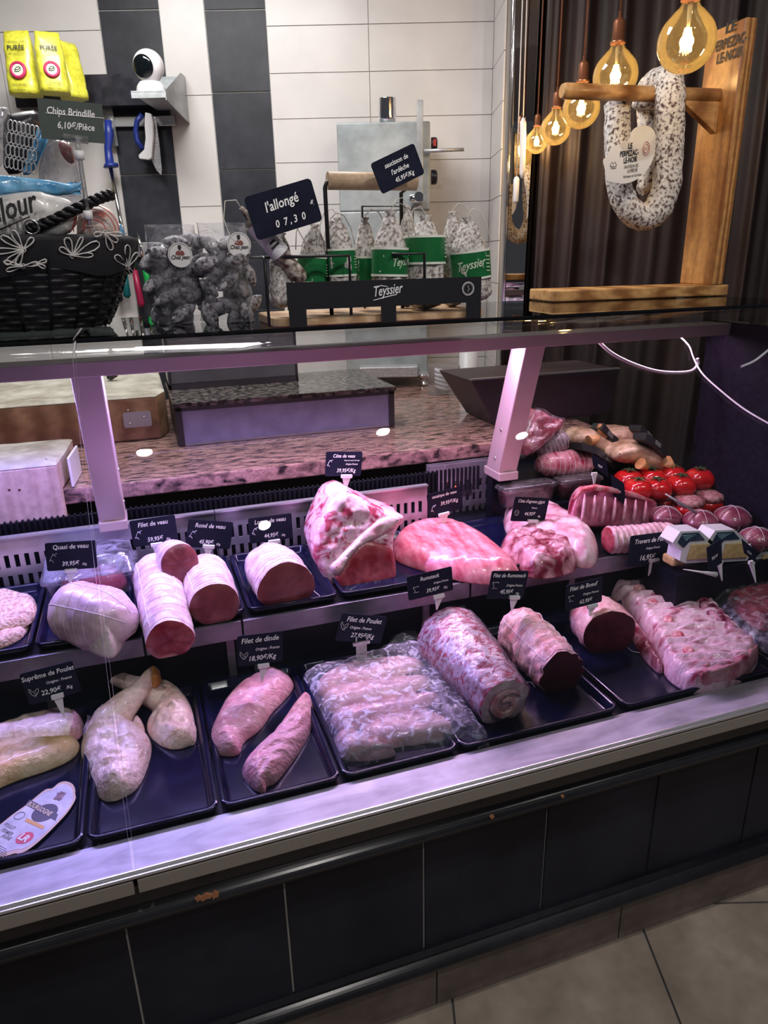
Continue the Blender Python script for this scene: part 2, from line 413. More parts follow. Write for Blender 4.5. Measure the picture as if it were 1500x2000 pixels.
# floor tiles laid square to the room
tile_f = mat('floor_tile_stone', (.19, .155, .125), (.33, .28, .235), 5, rough=.5, bump=.12, bscale=60, detail=8, lo=.3, hi=.72)
mb = MB(); ts = .44
o1 = onz(1255, 1812, 0); o2 = onz(1450, 1763, 0); l0 = o1.dot(RT); d0 = o2.dot(FW)
for i in range(-9, 9):
    for j in range(-8, 9):
        mb.obox(fr(l0+i*ts+.0025, d0+j*ts+.0025, -.012), RT*(ts-.005), FW*(ts-.005), UP*.012, 0)
mb.obox(fr(l0-9*ts, d0-8*ts, -.05), RT*18*ts, FW*17*ts, UP*.046, 1)
struct('floor', mb, [tile_f, GROUT])
# ceiling with two lit panels
mb = MB(); mb.obox(fr(-3, -2, 2.7), RT*6, FW*6, UP*.06); struct('ceiling', mb, mat('ceiling_paint', (.5, .5, .48), rough=.9))
# ================================================================ the case
XL, XR = -.95, 1.62
case = thing('refrigerated_display_counter', 'long butcher display counter with black tiled front and curved glass', 'display counter', (.35, 1.3, 0))
tile_b = mat('front_tile_slate', (.008, .009, .016), (.018, .020, .032), 4, spec=.22, rough=.4, bump=.06, bscale=12, detail=6)
mb = MB(); z0_, z1_ = .12, .47
k0 = .121; 
for k in range(-5, 7):
    a = k0+.2522*k; mb.box((a+.002, .925, z0_), (a+.2502, .945, z1_), 0)
mb.box((k0-1.26, .93, z0_), (k0+.2522*7, .96, z1_), 1)
obj('tile_front', mb, [tile_b, mat('white_joint', (.62, .6, .58), rough=.7)], case, bevel=.001)
def rail(name, z0, z1, yf, yb, m, chips=()):
    mb = MB(); n = 14; prof = []
    for i in range(n+1):
        a = -math.pi/2+math.pi*i/n; prof.append((yf+.018-.018*math.cos(a) if 0 else (yf+(.02-.02*math.cos(a))), (z0+z1)/2+(z1-z0)/2*math.sin(a)))
    prof += [(yb, z1), (yb, z0)]
    rs = [[V((x, p[0], p[1])) for p in prof] for x in (XL, XR+.0)]
    mb.rings(rs, smooth=False)
    return obj(name, mb, m, case)
rail_m = mat('black_gloss_paint', (.008, .009, .012), (.018, .019, .024), 8, rough=.22, bump=.18, bscale=14, stretch=(.2, 1, 1))
def bull(name, z0, z1, y0, y1):
    """half-round moulding with a flat fillet over and under it"""
    P = [(y1, z0), (y0+.012, z0), (y0+.012, z0+.006)]
    h = z1-z0-.012
    P += [(y0+.012-.016*math.sin(math.pi*i/12), z0+.006+h*i/12) for i in range(1, 12)]
    P += [(y0+.012, z1-.006), (y0+.012, z1), (y1, z1)]
    mb = MB().rings([[V((x, a, b)) for a, b in P] for x in (XL, XR)], smooth=False)
    for p in mb.v: pass
    o = obj(name, mb, rail_m, case); return o
up = bull('upper_rail', .455, .50, .897, .95); bull('lower_rail', .132, .178, .900, .95)
mb = MB(); mb.box((XL, .906, .50), (XR, .95, .535)); obj('recess_band', mb, rail_m, case)
# chipped paint on the upper rail
mb = MB()
for (px, py, sx, sy) in ((402, 1754, .020, .005), (420, 1750, .012, .006), (388, 1757, .01, .004), (962, 1597, .008, .0035), (1100, 1557, .006, .0028)):
    p = ony(px, py, .880); P = [(sx*.5*(1+.35*math.sin(i*2.3))*math.cos(i*.7), sy*.8*(1+.4*math.cos(i*3.1))*math.sin(i*.7)) for i in range(9)]
    obj('chipped_paint', MB().prism(P, V((p.x, .8805, p.z)), V((1, 0, 0)), V((0, .25, 1)), V((0, .004, 0))), mat('bare_wood_chip', (.25, .10, .04), rough=.8), up, label='bare brown wood showing through chipped black paint')
# plinth tiles
mb = MB(); 
for k in range(-5, 4):
    a = .837+.432*k; mb.box((a+.0015, .938, 0), (a+.4305, .95, .128), 0)
mb.box((XL, .941, .0), (XR, .97, .128), 1)
obj('plinth_tiles', mb, [mat('plinth_tile', (.17, .135, .12), (.27, .22, .195), 9, rough=.5, detail=8), GROUT], case)
# lip: aluminium fascia, rubber, bright bead, marbled ledge
jx = -.101
fas = mat('bronze_aluminium', (.30, .27, .24), rough=.5, metal=.3)
mb = MB(); mb.box((XL, .884, .541), (jx-.003, .90, .566)); mb.box((jx+.003, .884, .541), (XR, .90, .566)); obj('fascia', mb, fas, case, bevel=.001)
mb = MB(); mb.box((XL, .888, .5665), (XR, .900, .570)); obj('rubber_seal', mb, mat('dark_rubber', (.03, .03, .03), rough=.7), case)
alu = mat('bright_aluminium', (.72, .72, .76), rough=.28, metal=.85)
mb = MB(); mb.box((XL, .883, .570), (XR, .897, .575)); mb.box((XL, .889, .575), (XR, .893, .579)); obj('bead', mb, alu, case, bevel=.0012)
ledge_m = mat('marbled_steel_ledge', (.36, .36, .39), (.64, .64, .68), 5, rough=.42, metal=.15, stretch=(1, 5, 1), detail=9, lo=.3, hi=.7, bump=.06, distort=1.5)
mb = MB(); mb.hexa([(XL, .897, .562), (XR, .897, .562), (XR, .958, .562), (XL, .958, .562)], [(XL, .897, .574), (XR, .897, .574), (XR, .958, .581), (XL, .958, .581)])
lg = obj('ledge', mb, ledge_m, case)
mb = MB(); lp = onz(112, 1684, .576); u = V((1, .0, 0)); v_ = V((0, 1, .1)).normalized()
text_mb(mb, 'A.M.A', onz(115, 1680, .578)+V((0, 0, .0012)), u, v_, .017, shear=0, squeeze=1.5)
text_mb(mb, 'BOVIS BEGUIN', onz(113, 1694, .577)+V((0, 0, .0012)), u, v_, .0075, shear=0, bold=.0002)
obj('ledge_lettering', mb, mat('ink_black', (.02, .02, .03), rough=.6), lg)
# deck, step and shelf of satin black steel
blks = mat('black_steel', (.002, .0025, .007), (.004, .005, .012), 5, rough=.45, spec=.2)
mb = MB(); mb.box((XL, .958, .54), (XR, 1.40, .572)); mb.box((XL, 1.385, .54), (XR, 1.40, .69)); obj('deck', mb, blks, case)
mb = MB(); mb.box((XL, .95, .12), (XR, 1.95, .54)); obj('cabinet_body', mb, blks, case)
purple_st = mat('shelf_front_steel', (.16, .15, .18), (.24, .23, .27), 8, rough=.38, metal=.7, stretch=(.3, 1, 1))
mb = MB(); mb.box((XL, 1.36, .70), (XR, 1.84, .712)); sh = obj('meat_shelf', mb, blks, case)
mb = MB()
for a, b in ((XL, -.37), (-.366, -.062), (-.058, .135), (.139, .66), (.664, XR)): mb.box((a, 1.352, .672), (b, 1.36, .713))
obj('shelf_edge', mb, purple_st, sh, bevel=.001)
for x in (-.25, .11, .165, .56, .95):
    obj('shelf_post', MB().box((x-.008, 1.372, .572), (x+.008, 1.384, .70)), purple_st, case)
# slotted back panel
def slotted(x0, x1, y, z0, z1, rows, step, w_, y2=.006):
    mb = MB(); xs = []; x = x0+step*.5
    zcur = z0
    for ra, rb in rows:
        mb.box((x0, y, zcur), (x1, y+y2, ra)); zcur = rb
        xx = x0; k = x0+step*.5
        while k+w_ < x1:
            mb.box((xx, y, ra), (k, y+y2, rb)); xx = k+w_; k += step
        mb.box((xx, y, ra), (x1, y+y2, rb))
    mb.box((x0, y, zcur), (x1, y+y2, z1)); return mb
pan = mat('lavender_steel', (.42, .41, .46), (.55, .54, .6), 4, rough=.33, metal=.8)
for i, (a, b) in enumerate(((-.9, .13), (.132, .693))):
    p = obj('slotted_panel', slotted(a, b, 1.69, .712, .843, ((.722, .752), (.770, .802)), .021, .0100), pan, case)
    obj('panel_edge', MB().box((a, 1.682, .843), (b, 1.70, .847)), alu, p)
obj('dark_back_gap', MB().box((XL, 1.74, .712), (.74, 1.75, .86)), blks, case)
# small ribs of the rolled blind in the gap under the worktop
mb = MB()
for i in range(110):
    x = -.5+i*.0125; mb.box((x, 1.728, .80), (x+.004, 1.738, .868))
obj('rolled_blind', mb, mat('blind_black', (.004, .004, .008), rough=.6, spec=.2), case)
# control box at the right of the back panel
cb = obj('control_box', slotted(.745, .985, 1.80, .655, .8605, ((.702, .728), (.743, .767), (.784, .808)), .021, .010).box((.745, 1.82, .655), (.985, 1.828, .8605)), pan, case, bevel=0)
for zz in (.87,):
    pass
obj('rocker_switch', MB().box((.833, 1.793, .77), (.876, 1.8002, .797)), BLK, cb, bevel=.002)
obj('red_lamp', MB().lathe([(.004, 0), (.004, .004), (.001, .005)], (.825, 1.80, .791), (0, -1, 0), 10), mat('red_lamp', (.8, .05, .02), rough=.3, emis=(1, .1, .02), estr=1.5), cb)
obj('box_seam', MB().box((.790, 1.797, .66), (.793, 1.8002, .86)), alu, cb)
obj('foot_post', MB().box((.893, 1.70, .712), (.945, 1.735, .84)), blks, case)
# canopy bar and pillars
bar = mat('satin_pink_alu', (.60, .46, .47), rough=.42, metal=.45)
cs = [(1.538, 1.239), (1.62, 1.239), (1.62, 1.209), (1.617, 1.209), (1.617, 1.235), (1.546, 1.235), (1.546, 1.209), (1.542, 1.209)]
mb = MB().rings([[V((x, a, b)) for a, b in cs] for x in (XL, 1.56)], smooth=False)
obj('canopy_bar', mb, bar, case, bevel=.002)
def pillar(x, w_):
    pl = obj('pillar', MB().hexa([(x-w_/2, 1.66, .862), (x+w_/2, 1.66, .862), (x+w_/2, 1.735, .862), (x-w_/2, 1.735, .862)],
             [(x-w_/2, 1.545, 1.213), (x+w_/2, 1.545, 1.213), (x+w_/2, 1.615, 1.213), (x-w_/2, 1.615, 1.213)]), bar, case, bevel=.003)
    obj('pillar_foot', MB().box((x-w_/2-.002, 1.653, .84), (x+w_/2+.002, 1.745, .864)), bar, pl, bevel=.003)
    for z in (.90, .985, 1.0):
        for s in (-1, 1):
            if z == 1.0: continue
            obj('rivet', MB().lathe([(.0055, 0), (.005, .002), (.002, .0035)], (x+s*w_/2, 1.695-(z-.862)*.33, z), (s, 0, 0), 12), CHROME, pl)
    return pl
pillar(-.101, .058); pillar(.918, .056)
for a, b, c in ((-.5, .16, 'violet'), (.16, .95, 'pink'), (.97, 1.45, 'rose')):
    col = {'violet': (.45, .35, 1), 'pink': (1, .65, 1), 'rose': (1, .6, .85)}[c]
    obj('light_tube', MB().tube([(a, 1.58, 1.2245), (b, 1.58, 1.2245)], .006, 10), mat('tube_'+c, (.9, .9, .9), rough=.4, emis=col, estr=6), case)
# glass: two curved front panes and the flat top
gl = glassy('pane_glass', (.95, .965, .97), refl=.035, rough=.004, edge=.8)
edge_g = mat('glass_edge', (.55, .60, .68), rough=.15, spec=.8)
prof = [(.893, .579), (.925, .645), (.955, .71), (1.0, .80), (1.04, .88), (1.108, .99), (1.16, 1.07), (1.215, 1.145), (1.262, 1.20), (1.30, 1.245), (1.335, 1.272), (1.37, 1.287), (1.41, 1.293)]
def bez(P, n=4):
    out = []
    for i in range(len(P)-1):
        p0 = P[max(i-1, 0)]; p1 = P[i]; p2 = P[i+1]; p3 = P[min(i+2, len(P)-1)]
        for k in range(n):
            t = k/n; out.append(tuple(.5*((2*p1[j])+(-p0[j]+p2[j])*t+(2*p0[j]-5*p1[j]+4*p2[j]-p3[j])*t*t+(-p0[j]+3*p1[j]-3*p2[j]+p3[j])*t**3) for j in (0, 1)))
    return out+[P[-1]]
GP = bez(prof, 4)
def pane(x0, x1):
    mb = MB(); th = .006; rs = []
    off = []
    for i, p in enumerate(GP):
        q0 = GP[max(i-1, 0)]; q1 = GP[min(i+1, len(GP)-1)]; d = V((q1[0]-q0[0], q1[1]-q0[1])).normalized(); off.append((p[0]+d.y*th, p[1]-d.x*th))
    A = [[V((x, p[0], p[1])) for p in GP] for x in (x0, x1)]; B_ = [[V((x, p[0], p[1])) for p in off] for x in (x0, x1)]
    mb.rings(A, closed=False, cap=False); mb.rings(B_, closed=False, cap=False)
    m2 = MB()
    return mb, [MB().rings([A[i], B_[i]], closed=False, cap=False) for i in range(2)]
for a, b in ((XL, jx-.0025), (jx+.0025, XR)):
    m1, m2 = pane(a, b); g = obj('front_pane', m1, gl, case); [obj('pane_edge', q_, edge_g, g) for q_ in m2]
tg = glassy('top_glass', (.62, .70, .70), refl=.12, rough=.01, edge=1.0)
t_ = obj('top_pane', MB().box((XL, 1.40, 1.289), (jx-.002, 1.90, 1.297)).box((jx+.002, 1.40, 1.289), (XR, 1.90, 1.297)), tg, case)
# right end wall of the case
obj('end_panel', MB().box((1.50, .96, .575), (1.515, 1.62, 1.24)), mat('end_panel_black', (.006, .005, .012), (.012, .010, .02), 90, rough=.7, spec=.1), case)
# white cables under the canopy
def cable(name, pts, y, r, label):
    P = [ony(a, b, y if not isinstance(y, list) else y[i]) for i, (a, b) in enumerate(pts)]
    Q = []
    for i in range(len(P)-1):
        p0 = P[max(i-1, 0)]; p1 = P[i]; p2 = P[i+1]; p3 = P[min(i+2, len(P)-1)]
        for k in range(6):
            t = k/6; Q.append(.5*((2*p1)+(-p0+p2)*t+(2*p0-5*p1+4*p2-p3)*t*t+(-p0+3*p1-3*p2+p3)*t**3))
    Q.append(P[-1]); o = obj(name, MB().tube(Q, r, 8), mat('white_cable', (.62, .60, .66), rough=.4), None); return tag(o, label, 'cable')
cable('lamp_cable', [(1166, 664), (1195, 690), (1240, 712), (1290, 726), (1345, 726), (1363, 712), (1362, 700)], 1.56, .0042, 'thick white cable looping down under the right of the canopy')
cable('lamp_cable', [(1322, 652), (1345, 675), (1355, 700), (1372, 730), (1410, 765), (1455, 800), (1510, 832)], [1.6, 1.58, 1.56, 1.5, 1.42, 1.32, 1.2], .0022, 'thin white cable running down to the right edge of the case')
cable('lamp_cable', [(1448, 716), (1475, 704), (1505, 680)], 1.3, .003, 'short grey cable end at the far right edge of the glass')
# ================================================================ staff side: worktop, blocks, machine
gran = mat('pink_granite', (.018, .014, .016), (.42, .25, .21), 42, rough=.16, detail=10, lo=.34, hi=.62, c3=(.24, .14, .12), distort=.7, stretch=(.6, 1.9, 1), rot=(0, 0, .25), mottle=.3)
mb = MB()
Pg = [V((-.9, 1.832, 0)), V((.965, 1.832, 0)), V((.965, 1.868, 0)), V((.762, 2.113, 0)), V((-.9, 2.113, 0))]
def slab(mb, P, z0, z1): mb.prism([(p.x, p.y) for p in P], V((0, 0, z0)), V((1, 0, 0)), V((0, 1, 0)), UP*(z1-z0))
slab(mb, Pg, .862, .902)
tag(obj('granite_worktop', mb, gran, bevel=.004), 'pink and black granite worktop along the back of the display case', 'worktop')
mb = MB(); b0, b1 = fr(0, 3.32, 0), fr(1.0, 3.32, 0)
Pg2 = [V((.7645, 2.1145, 0)), V((.968, 1.869, 0)), V((1.35, 1.869, 0)), fr(x6-.03, MD, 0), fr(x6-.03, 3.31, 0), fr(-.6, 3.31, 0), V((-.9, 2.1145, 0))]
slab(mb, Pg2, .862, .902)
tag(obj('granite_worktop', mb, gran, bevel=.002), 'granite worktop reaching back to the tiled wall under the steel machine', 'worktop')
mb = MB(); mb.box((-.9, 1.98, 0), (.9, 2.05, .86)); struct('partition', mb, blks)
mb = MB(); mb.box((.955, 1.90, .60), (1.40, 2.0, .86))
# big chopping block behind
beech = mat('beech_block', (.32, .16, .085), (.50, .29, .17), 11, rough=.55, tex='wave', distort=3, stretch=(.35, .35, 1.2), lo=.1, hi=.9, bump=.06)
chop = mat('chopped_block_top', (.34, .30, .23), (.62, .59, .50), 9, rough=.6, bump=.3, bscale=30, detail=7)
t = thing('butcher_block', 'large butcher block with worn pale top and steel corner plate behind the worktop', 'butcher block', (-.3, 2.3, .902))
y0 = onz(150, 872, .902).y; xr = onz(318, 870, .902).x
A_ = ony(0, 803, y0).z; zt = .5*(ony(0, 803, y0).z+ony(310, 768, y0).z)
mb = MB(); sx = xr+.035
mb.hexa([(-1.0, y0, .903), (xr, y0, .903), (sx, y0+.10, .903), (sx, y0+.72, .903)][:4]+[], [(-1.0, y0, zt), (xr, y0, zt), (sx, y0+.10, zt), (sx, y0+.72, zt)]) if 0 else None
slab(mb, [V((-1.0, y0, 0)), V((xr, y0, 0)), V((xr+.03, y0+.09, 0)), V((xr+.03, y0+.62, 0)), V((-1.0, y0+.62, 0))], .903, zt)
obj('block_body', mb, beech, t, bevel=.006)
mb = MB(); P = [(-1.0, y0), (xr, y0), (xr+.03, y0+.09), (xr+.03, y0+.62), (-1.0, y0+.62)]
mound(mb, [V((a, b, zt)) for a, b in P], zt-.002, .010, .03, res=.02, amp=.006, ns=9, world=True, sm=0)
obj('block_top', mb, chop, t, label='pale scraped chopping surface')
pm = MB(); o = ony(243, 836, y0); s = scale_at(V((0, y0, .95)))
pm.prism(rrect(.082, .047, .006), V((ony(243, 836, y0).x, y0-.0005, ony(243, 836, y0).z)), V((1, 0, 0)), UP, V((0, -.003, 0)))
pl_ = obj('corner_plate', pm, mat('plate_steel', (.6, .6, .66), rough=.4, metal=.6), t, label='steel corner plate with rivets')
for a, b in ((250, 802), (254, 828), (281, 815)):
    q = ony(a, b, y0-.003); obj('rivet', MB().lathe([(.0035, 0), (.003, .0015), (.001, .0025)], q, (0, -1, 0), 10), CHROME, pl_)
# dark lump on the block
mb = MB(); q = onz(217, 742, zt+.01)
mb.lathe([(.004, 0), (.012, .004), (.014, .014), (.010, .024), (.003, .028)], q, n=14); mb.lathe([(.003, 0), (.009, .004), (.010, .012), (.004, .018)], q+V((.014, .006, .006)), n=12)
tag(obj('sharpening_stone', mb, mat('dark_stone', (.012, .012, .014), rough=.5)), 'small dark lump lying on the pale butcher block', 'stone')
q = onz(55, 742, zt+.009)
mb = MB().prism([(-.02, .01), (.02, .012), (.008, -.012)], q, V((1, 0, 0)), V((0, 1, 0)), UP*.001)
tag(obj('paper_scrap', mb, WHT), 'small white paper scrap on the butcher block at the far left', 'paper')
# near block, at the left
t = thing('chopping_board_block', 'thick pale wooden chopping block at the left edge above the case', 'chopping block', (-.4, 1.9, .87))
yb = 1.80; zb0 = ony(60, 1032, yb).z; xb = ony(127, 1000, yb).x; zb1 = ony(105, 908, yb).z
birch = mat('pale_block_wood', (.46, .31, .24), (.66, .49, .40), 14, rough=.6, stretch=(3.2, 1, .35), lo=.3, hi=.7, detail=6, bump=.05)
mb = MB(); slab(mb, [V((-1.0, yb, 0)), V((xb, yb, 0)), V((xb+.012, yb+.12, 0)), V((xb+.02, yb+.26, 0)), V((-1.0, yb+.26, 0))], .905, zb1)
mb = MB(); slab(mb, [V((-1.0, yb+.027, 0)), V((xb+.0027, yb+.027, 0)), V((xb+.012, yb+.12, 0)), V((xb+.02, yb+.26, 0)), V((-1.0, yb+.26, 0))], .905, zb1); slab(mb, [V((-1.0, yb, 0)), V((xb, yb, 0)), V((xb+.0027, yb+.027, 0)), V((-1.0, yb+.027, 0))], zb0, zb1)
obj('block_body', mb, birch, t, bevel=.006)
mb = MB(); mound(mb, [V((a, b, zb1)) for a, b in ((-1, yb), (xb, yb), (xb+.012, yb+.12), (xb+.02, yb+.26), (-1, yb+.26))], zb1-.002, .014, .05, res=.015, amp=.009, ns=8, world=True, sm=0, seed=4)
obj('block_top', mb, chop, t, label='hollowed pale top of the block')
mb = MB()
for a, b in ((18, 957), (38, 957)): mb.lathe([(.0028, 0), (.0025, .001)], ony(a, b, yb), (0, -1, 0), 10)
obj('screw_hole', mb, mat('hole_dark', (.05, .012, .008), rough=.9), t)
mb = MB(); mb.obox(V((xb+.020, yb+.04, .903)), V((.006, .0, .0)), V((.012, .13, 0)), UP*.075)
tag(obj('cutting_sheet', mb, WHT, bevel=.002), 'white plastic sheet standing against the side of the pale chopping block', 'plastic board')
# dark framed cabinet with lavender panel, standing on the worktop
yc = 2.155; xl = ony(350, 870, yc).x; xr2 = ony(771, 832, yc).x; zc0 = .903; zc1 = ony(560, 782, yc).z
frm = mat('cabinet_dark_frame', (.03, .03, .036), rough=.3)
t = thing('low_worktop_cabinet', 'low dark framed cabinet with a lavender sheet front and granite top', 'cabinet', ((xl+xr2)/2, yc, .902))
mb = MB(); fx = .018
mb.box((xl, yc+.012, zc0), (xr2, yc+.42, zc1+.004)); mb.box((xl, yc, zc0), (xl+fx, yc+.012, zc1+.004)); mb.box((xr2-fx, yc, zc0), (xr2, yc+.012, zc1+.004)); mb.box((xl, yc, zc1-.008), (xr2, yc+.012, zc1+.004))
obj('cabinet_frame', mb, frm, t, bevel=.001)
obj('front_panel', MB().box((xl+fx, yc+.006, zc0+.002), (xr2-fx, yc+.0119, zc1-.008)), mat('lavender_panel', (.30, .31, .44), (.35, .36, .50), 5, rough=.3), t)
obj('panel_bead', MB().box((xl+fx, yc+.002, zc0), (xr2-fx, yc+.006, zc0+.006)), alu, t)
obj('granite_top', MB().box((xl-.005, yc-.008, zc1+.004), (xr2+.004, yc+.42, zc1+.018)), mat('dark_granite', (.012, .012, .014), (.20, .17, .15), 60, rough=.15, detail=10, lo=.42, hi=.62), t, bevel=.002)
# grey boxed scale behind it
yd = yc+.24; x0 = ony(330, 755, yd).x; x1 = ony(583, 752, yd).x; z0 = zc1+.018; z1 = ony(450, 645, yd).z
t = thing('grey_appliance', 'grey boxed appliance with dark edges behind the low cabinet', 'appliance', ((x0+x1)/2, yd, z0))
obj('appliance_body', MB().box((x0+.008, yd, z0+.018), (x1-.006, yd+.15, z1)), mat('grey_enamel', (.10, .10, .115), (.13, .13, .145), 4, rough=.35), t, bevel=.003)
obj('dark_edge', MB().box((x0, yd-.004, z0), (x0+.008, yd+.15, z1)).box((x0, yd-.004, z0), (x1, yd+.15, z0+.018)).box((x1-.006, yd-.004, z0), (x1, yd+.15, z1)), frm, t)
# steel machine standing by the wall
Dm = 3.08
def pl(px, py, D=Dm): q = onD(px, py, D); return q.dot(RT), q.z
t = thing('meat_press_machine', 'tall steel meat press with lever and knobs against the white tiles', 'machine', fr(.3, 3.15, .902))
l0, zt_ = pl(657, 240); l1, zb_ = pl(840, 405); zlow = .945
obj('steel_body', MB().obox(fr(l0, Dm, zb_-.01), RT*(l1-l0), FW*.16, UP*(zt_-zb_+.01)), mat('machine_steel', (.30, .34, .35), (.43, .46, .46), 5, rough=.5, metal=.35, detail=6), t, bevel=.006)
lb0 = pl(676, 700)[0]; lb1 = pl(835, 700)[0]
obj('lower_body', MB().obox(fr(lb0, Dm+.0, zlow), RT*(lb1-lb0), FW*.16, UP*(zb_-.01-zlow)), mat('machine_steel'  , (.3, .3, .3)), t, bevel=.005)
a0 = pl(703, 735)[0]; a1 = pl(815, 735)[0]; zz = onD(760, 737, Dm-.06).z
obj('drip_tray', MB().obox(fr(a0, Dm-.07, zz), RT*(a1-a0), FW*.10, UP*.045), STEEL, t, bevel=.004)
for px in (693, 826):
    q = onz(px, 752, .903); obj('foot', MB().lathe([(.022, 0), (.022, .006), (.011, .016), (.012, .030), (.024, .036), (.024, .048)], q, n=18), CHROME, t)
    obj('foot_bracket', MB().obox(q+RT*-.022+UP*.046, RT*.044, FW*.09, UP*.008), STEEL, t)
q = onD(757, 238, Dm+.05); rr = 17*scale_at(q)
obj('top_cup', MB().lathe([(rr*.86, 0), (rr, .02), (rr, .085), (rr*1.02, .088), (rr*.9, .088), (rr*.86, .03)], V((q.x, q.y, zt_)), n=28), CHROME, t)
lv = [onD(820, 195, Dm-.035), onD(822, 330, Dm-.035), onD(820, 392, Dm-.035)]
obj('lever', MB().obox(onD(814, 385, Dm-.045), RT*.024, FW*.012, onD(814, 195, Dm-.045)-onD(814, 385, Dm-.045)), STEELD, t, bevel=.002)
obj('cross_rod', MB().tube([onD(826, 295, Dm-.035), onD(906, 292, Dm-.035)], .0068, 12), STEEL, t)
for (a, b, rad_) in ((842, 282, .026), (842, 346, .028)):
    q = onD(a, b, Dm+.05); obj('knob', MB().lathe([(rad_, 0), (rad_, .018), (rad_*.8, .024)], q, RT, 16), BLK, t, bevel=.002)
obj('red_switch', MB().obox(onD(846, 285, Dm+.02), RT*.012, FW*.03, UP*.024), mat('switch_red', (.5, .03, .02), rough=.4), t)
obj('lever_joint', MB().lathe([(.016, 0), (.016, .05), (.012, .055)], onD(800, 388, Dm-.03), RT, 14).lathe([(.018, 0), (.018, .03)], onD(818, 384, Dm-.055), FW, 14), CHROME, t)
# glass box with white cups
q = onz(868, 772, .903); t = thing('cup_box', 'clear box of stacked white cups near the machine foot', 'box of cups', q)
x_ = .062; obj('clear_box', MB().obox(q-RT*x_/1-FW*.0, RT*x_*2, FW*.09, UP*.115), glassy('clear_plastic', (.95, .95, .97), refl=.08, rough=.05, haze=.12, hscale=9), t, bevel=.004)
for i in range(5):
    obj('paper_cup', MB().lathe([(.030, 0), (.034, .012), (.034, .016)], q-RT*.008+FW*.045+UP*(.012+i*.016), RT*.3+UP, 18), WHT, t)
# white appliance edge and steel bits at far right of worktop
q = fr(pl(915, 700, 2.98)[0], 2.98, .903)
tag(obj('white_container', MB().lathe([(.045, 0), (.047, .02), (.04, .03), (.038, .17)], q, n=22), mat('milky_plastic', (.6, .6, .62), rough=.4)), 'white tub standing behind the clear box of cups', 'container')
# steel deli slicer tray with a bright rim, seen behind the right pillar
mb = MB(); q0 = ony(920, 738, 2.12); 
t = thing('steel_side_tray', 'dark tray with a bright steel rim behind the right pillar', 'tray', (1.1, 2.2, .902))
ys = 2.02; p0 = ony(921, 735, ys); p1 = ony(1211, 726, ys)
zr = (p0.z+p1.z)/2
obj('tray_rim', MB().box((p0.x, ys, zr-.003), (p1.x, ys+.012, zr+.002)), alu, t)
obj('tray_body', MB().hexa([(p0.x+.09, ys+.008, .904), (p1.x-.02, ys+.008, .904), (p1.x-.02, ys+.22, .904), (p0.x+.09, ys+.22, .904)], [(p0.x, ys+.004, zr-.003), (p1.x, ys+.004, zr-.003), (p1.x, ys+.26, zr-.003), (p0.x, ys+.26, zr-.003)]), mat('tray_dark', (.028, .018, .026), (.045, .03, .04), 5, rough=.45), t, bevel=.003)
# ================================================================ wall shelf and knives, left
Ds = 3.0
def W(px, py, D): return onD(px, py, D)
zsh = W(150, 181, Ds-.0).z; lA = -.9; lB = W(322, 181, Ds).dot(RT)
t = thing('steel_wall_shelf', 'steel shelf with upturned back fixed to the striped tile wall', 'shelf', fr(lA, Ds, zsh))
obj('shelf_board', MB().obox(fr(lA, Ds, zsh-.004), RT*(lB-lA), FW*.335, UP*.006).obox(fr(lA, Ds, zsh-.022), RT*(lB-lA), FW*.002, UP*.02), mat('shelf_steel', (.34, .37, .38), (.50, .53, .54), 9, rough=.45, metal=.15, stretch=(.4, 1, 5)), t)
SHM = mat('shelf_steel', (.34, .37, .38), (.50, .53, .54), 9, rough=.45, metal=.15, stretch=(.4, 1, 5))
obj('shelf_back', MB().obox(fr(lA, 3.325, zsh), RT*(lB-lA), FW*.004, UP*.115), SHM, t)
obj('end_bracket', MB().prism([(0, -.03), (.33, -.055), (.33, .115), (.27, .115), (0, .0)], fr(lB, Ds, zsh), FW, UP, RT*.004), STEELD, t)
obj('rear_box', MB().obox(fr(lA, 3.25, zsh+.002), RT*(W(22, 150, 3.25).dot(RT)-lA), FW*.07, UP*.11), BLK, t)
# camera
q = W(295, 172, 3.10); q = V((q.x, q.y, zsh+.003)); s = scale_at(q); R_ = 29*s
t = thing('security_camera', 'white domed security camera with a black eye on the wall shelf', 'camera', q)
obj('camera_base', MB().lathe([(R_*.95, 0), (R_*.98, R_*.25), (R_*.9, R_*.55), (R_*.7, R_*.8)], q, n=28), WHT, t)
hc = q+UP*(R_*1.75)
mb = MB(); mb.lathe([(R_*math.sin(math.pi*i/16), -R_*math.cos(math.pi*i/16)) for i in range(17)], hc, n=32)
hd = obj('camera_head', mb, mat('glossy_white', (.8, .78, .8), rough=.2), t)
vd = (EYE-hc).normalized(); vd = (vd-RT*.45).normalized()
mb = MB(); mb.lathe([(R_*.70*math.sin(math.pi/2*i/8)+.0001, R_*(1.03-.26*(1-math.cos(math.pi/2*i/8)))) for i in range(9)], hc, vd, n=28)
ey = obj('camera_eye', mb, mat('lens_black', (.004, .006, .008), rough=.06), hd)
mb = MB(); ux = UP.cross(vd).normalized(); uy = vd.cross(ux)
for a in range(8): mb.lathe([(.0022, 0), (.001, .001)], hc+vd*R_*.965+ux*(R_*.33*math.cos(a*.785))+uy*(R_*.33*math.sin(a*.785)), vd, 8)
obj('infrared_dot', mb, mat('dot_grey', (.3, .35, .38), rough=.3), ey)
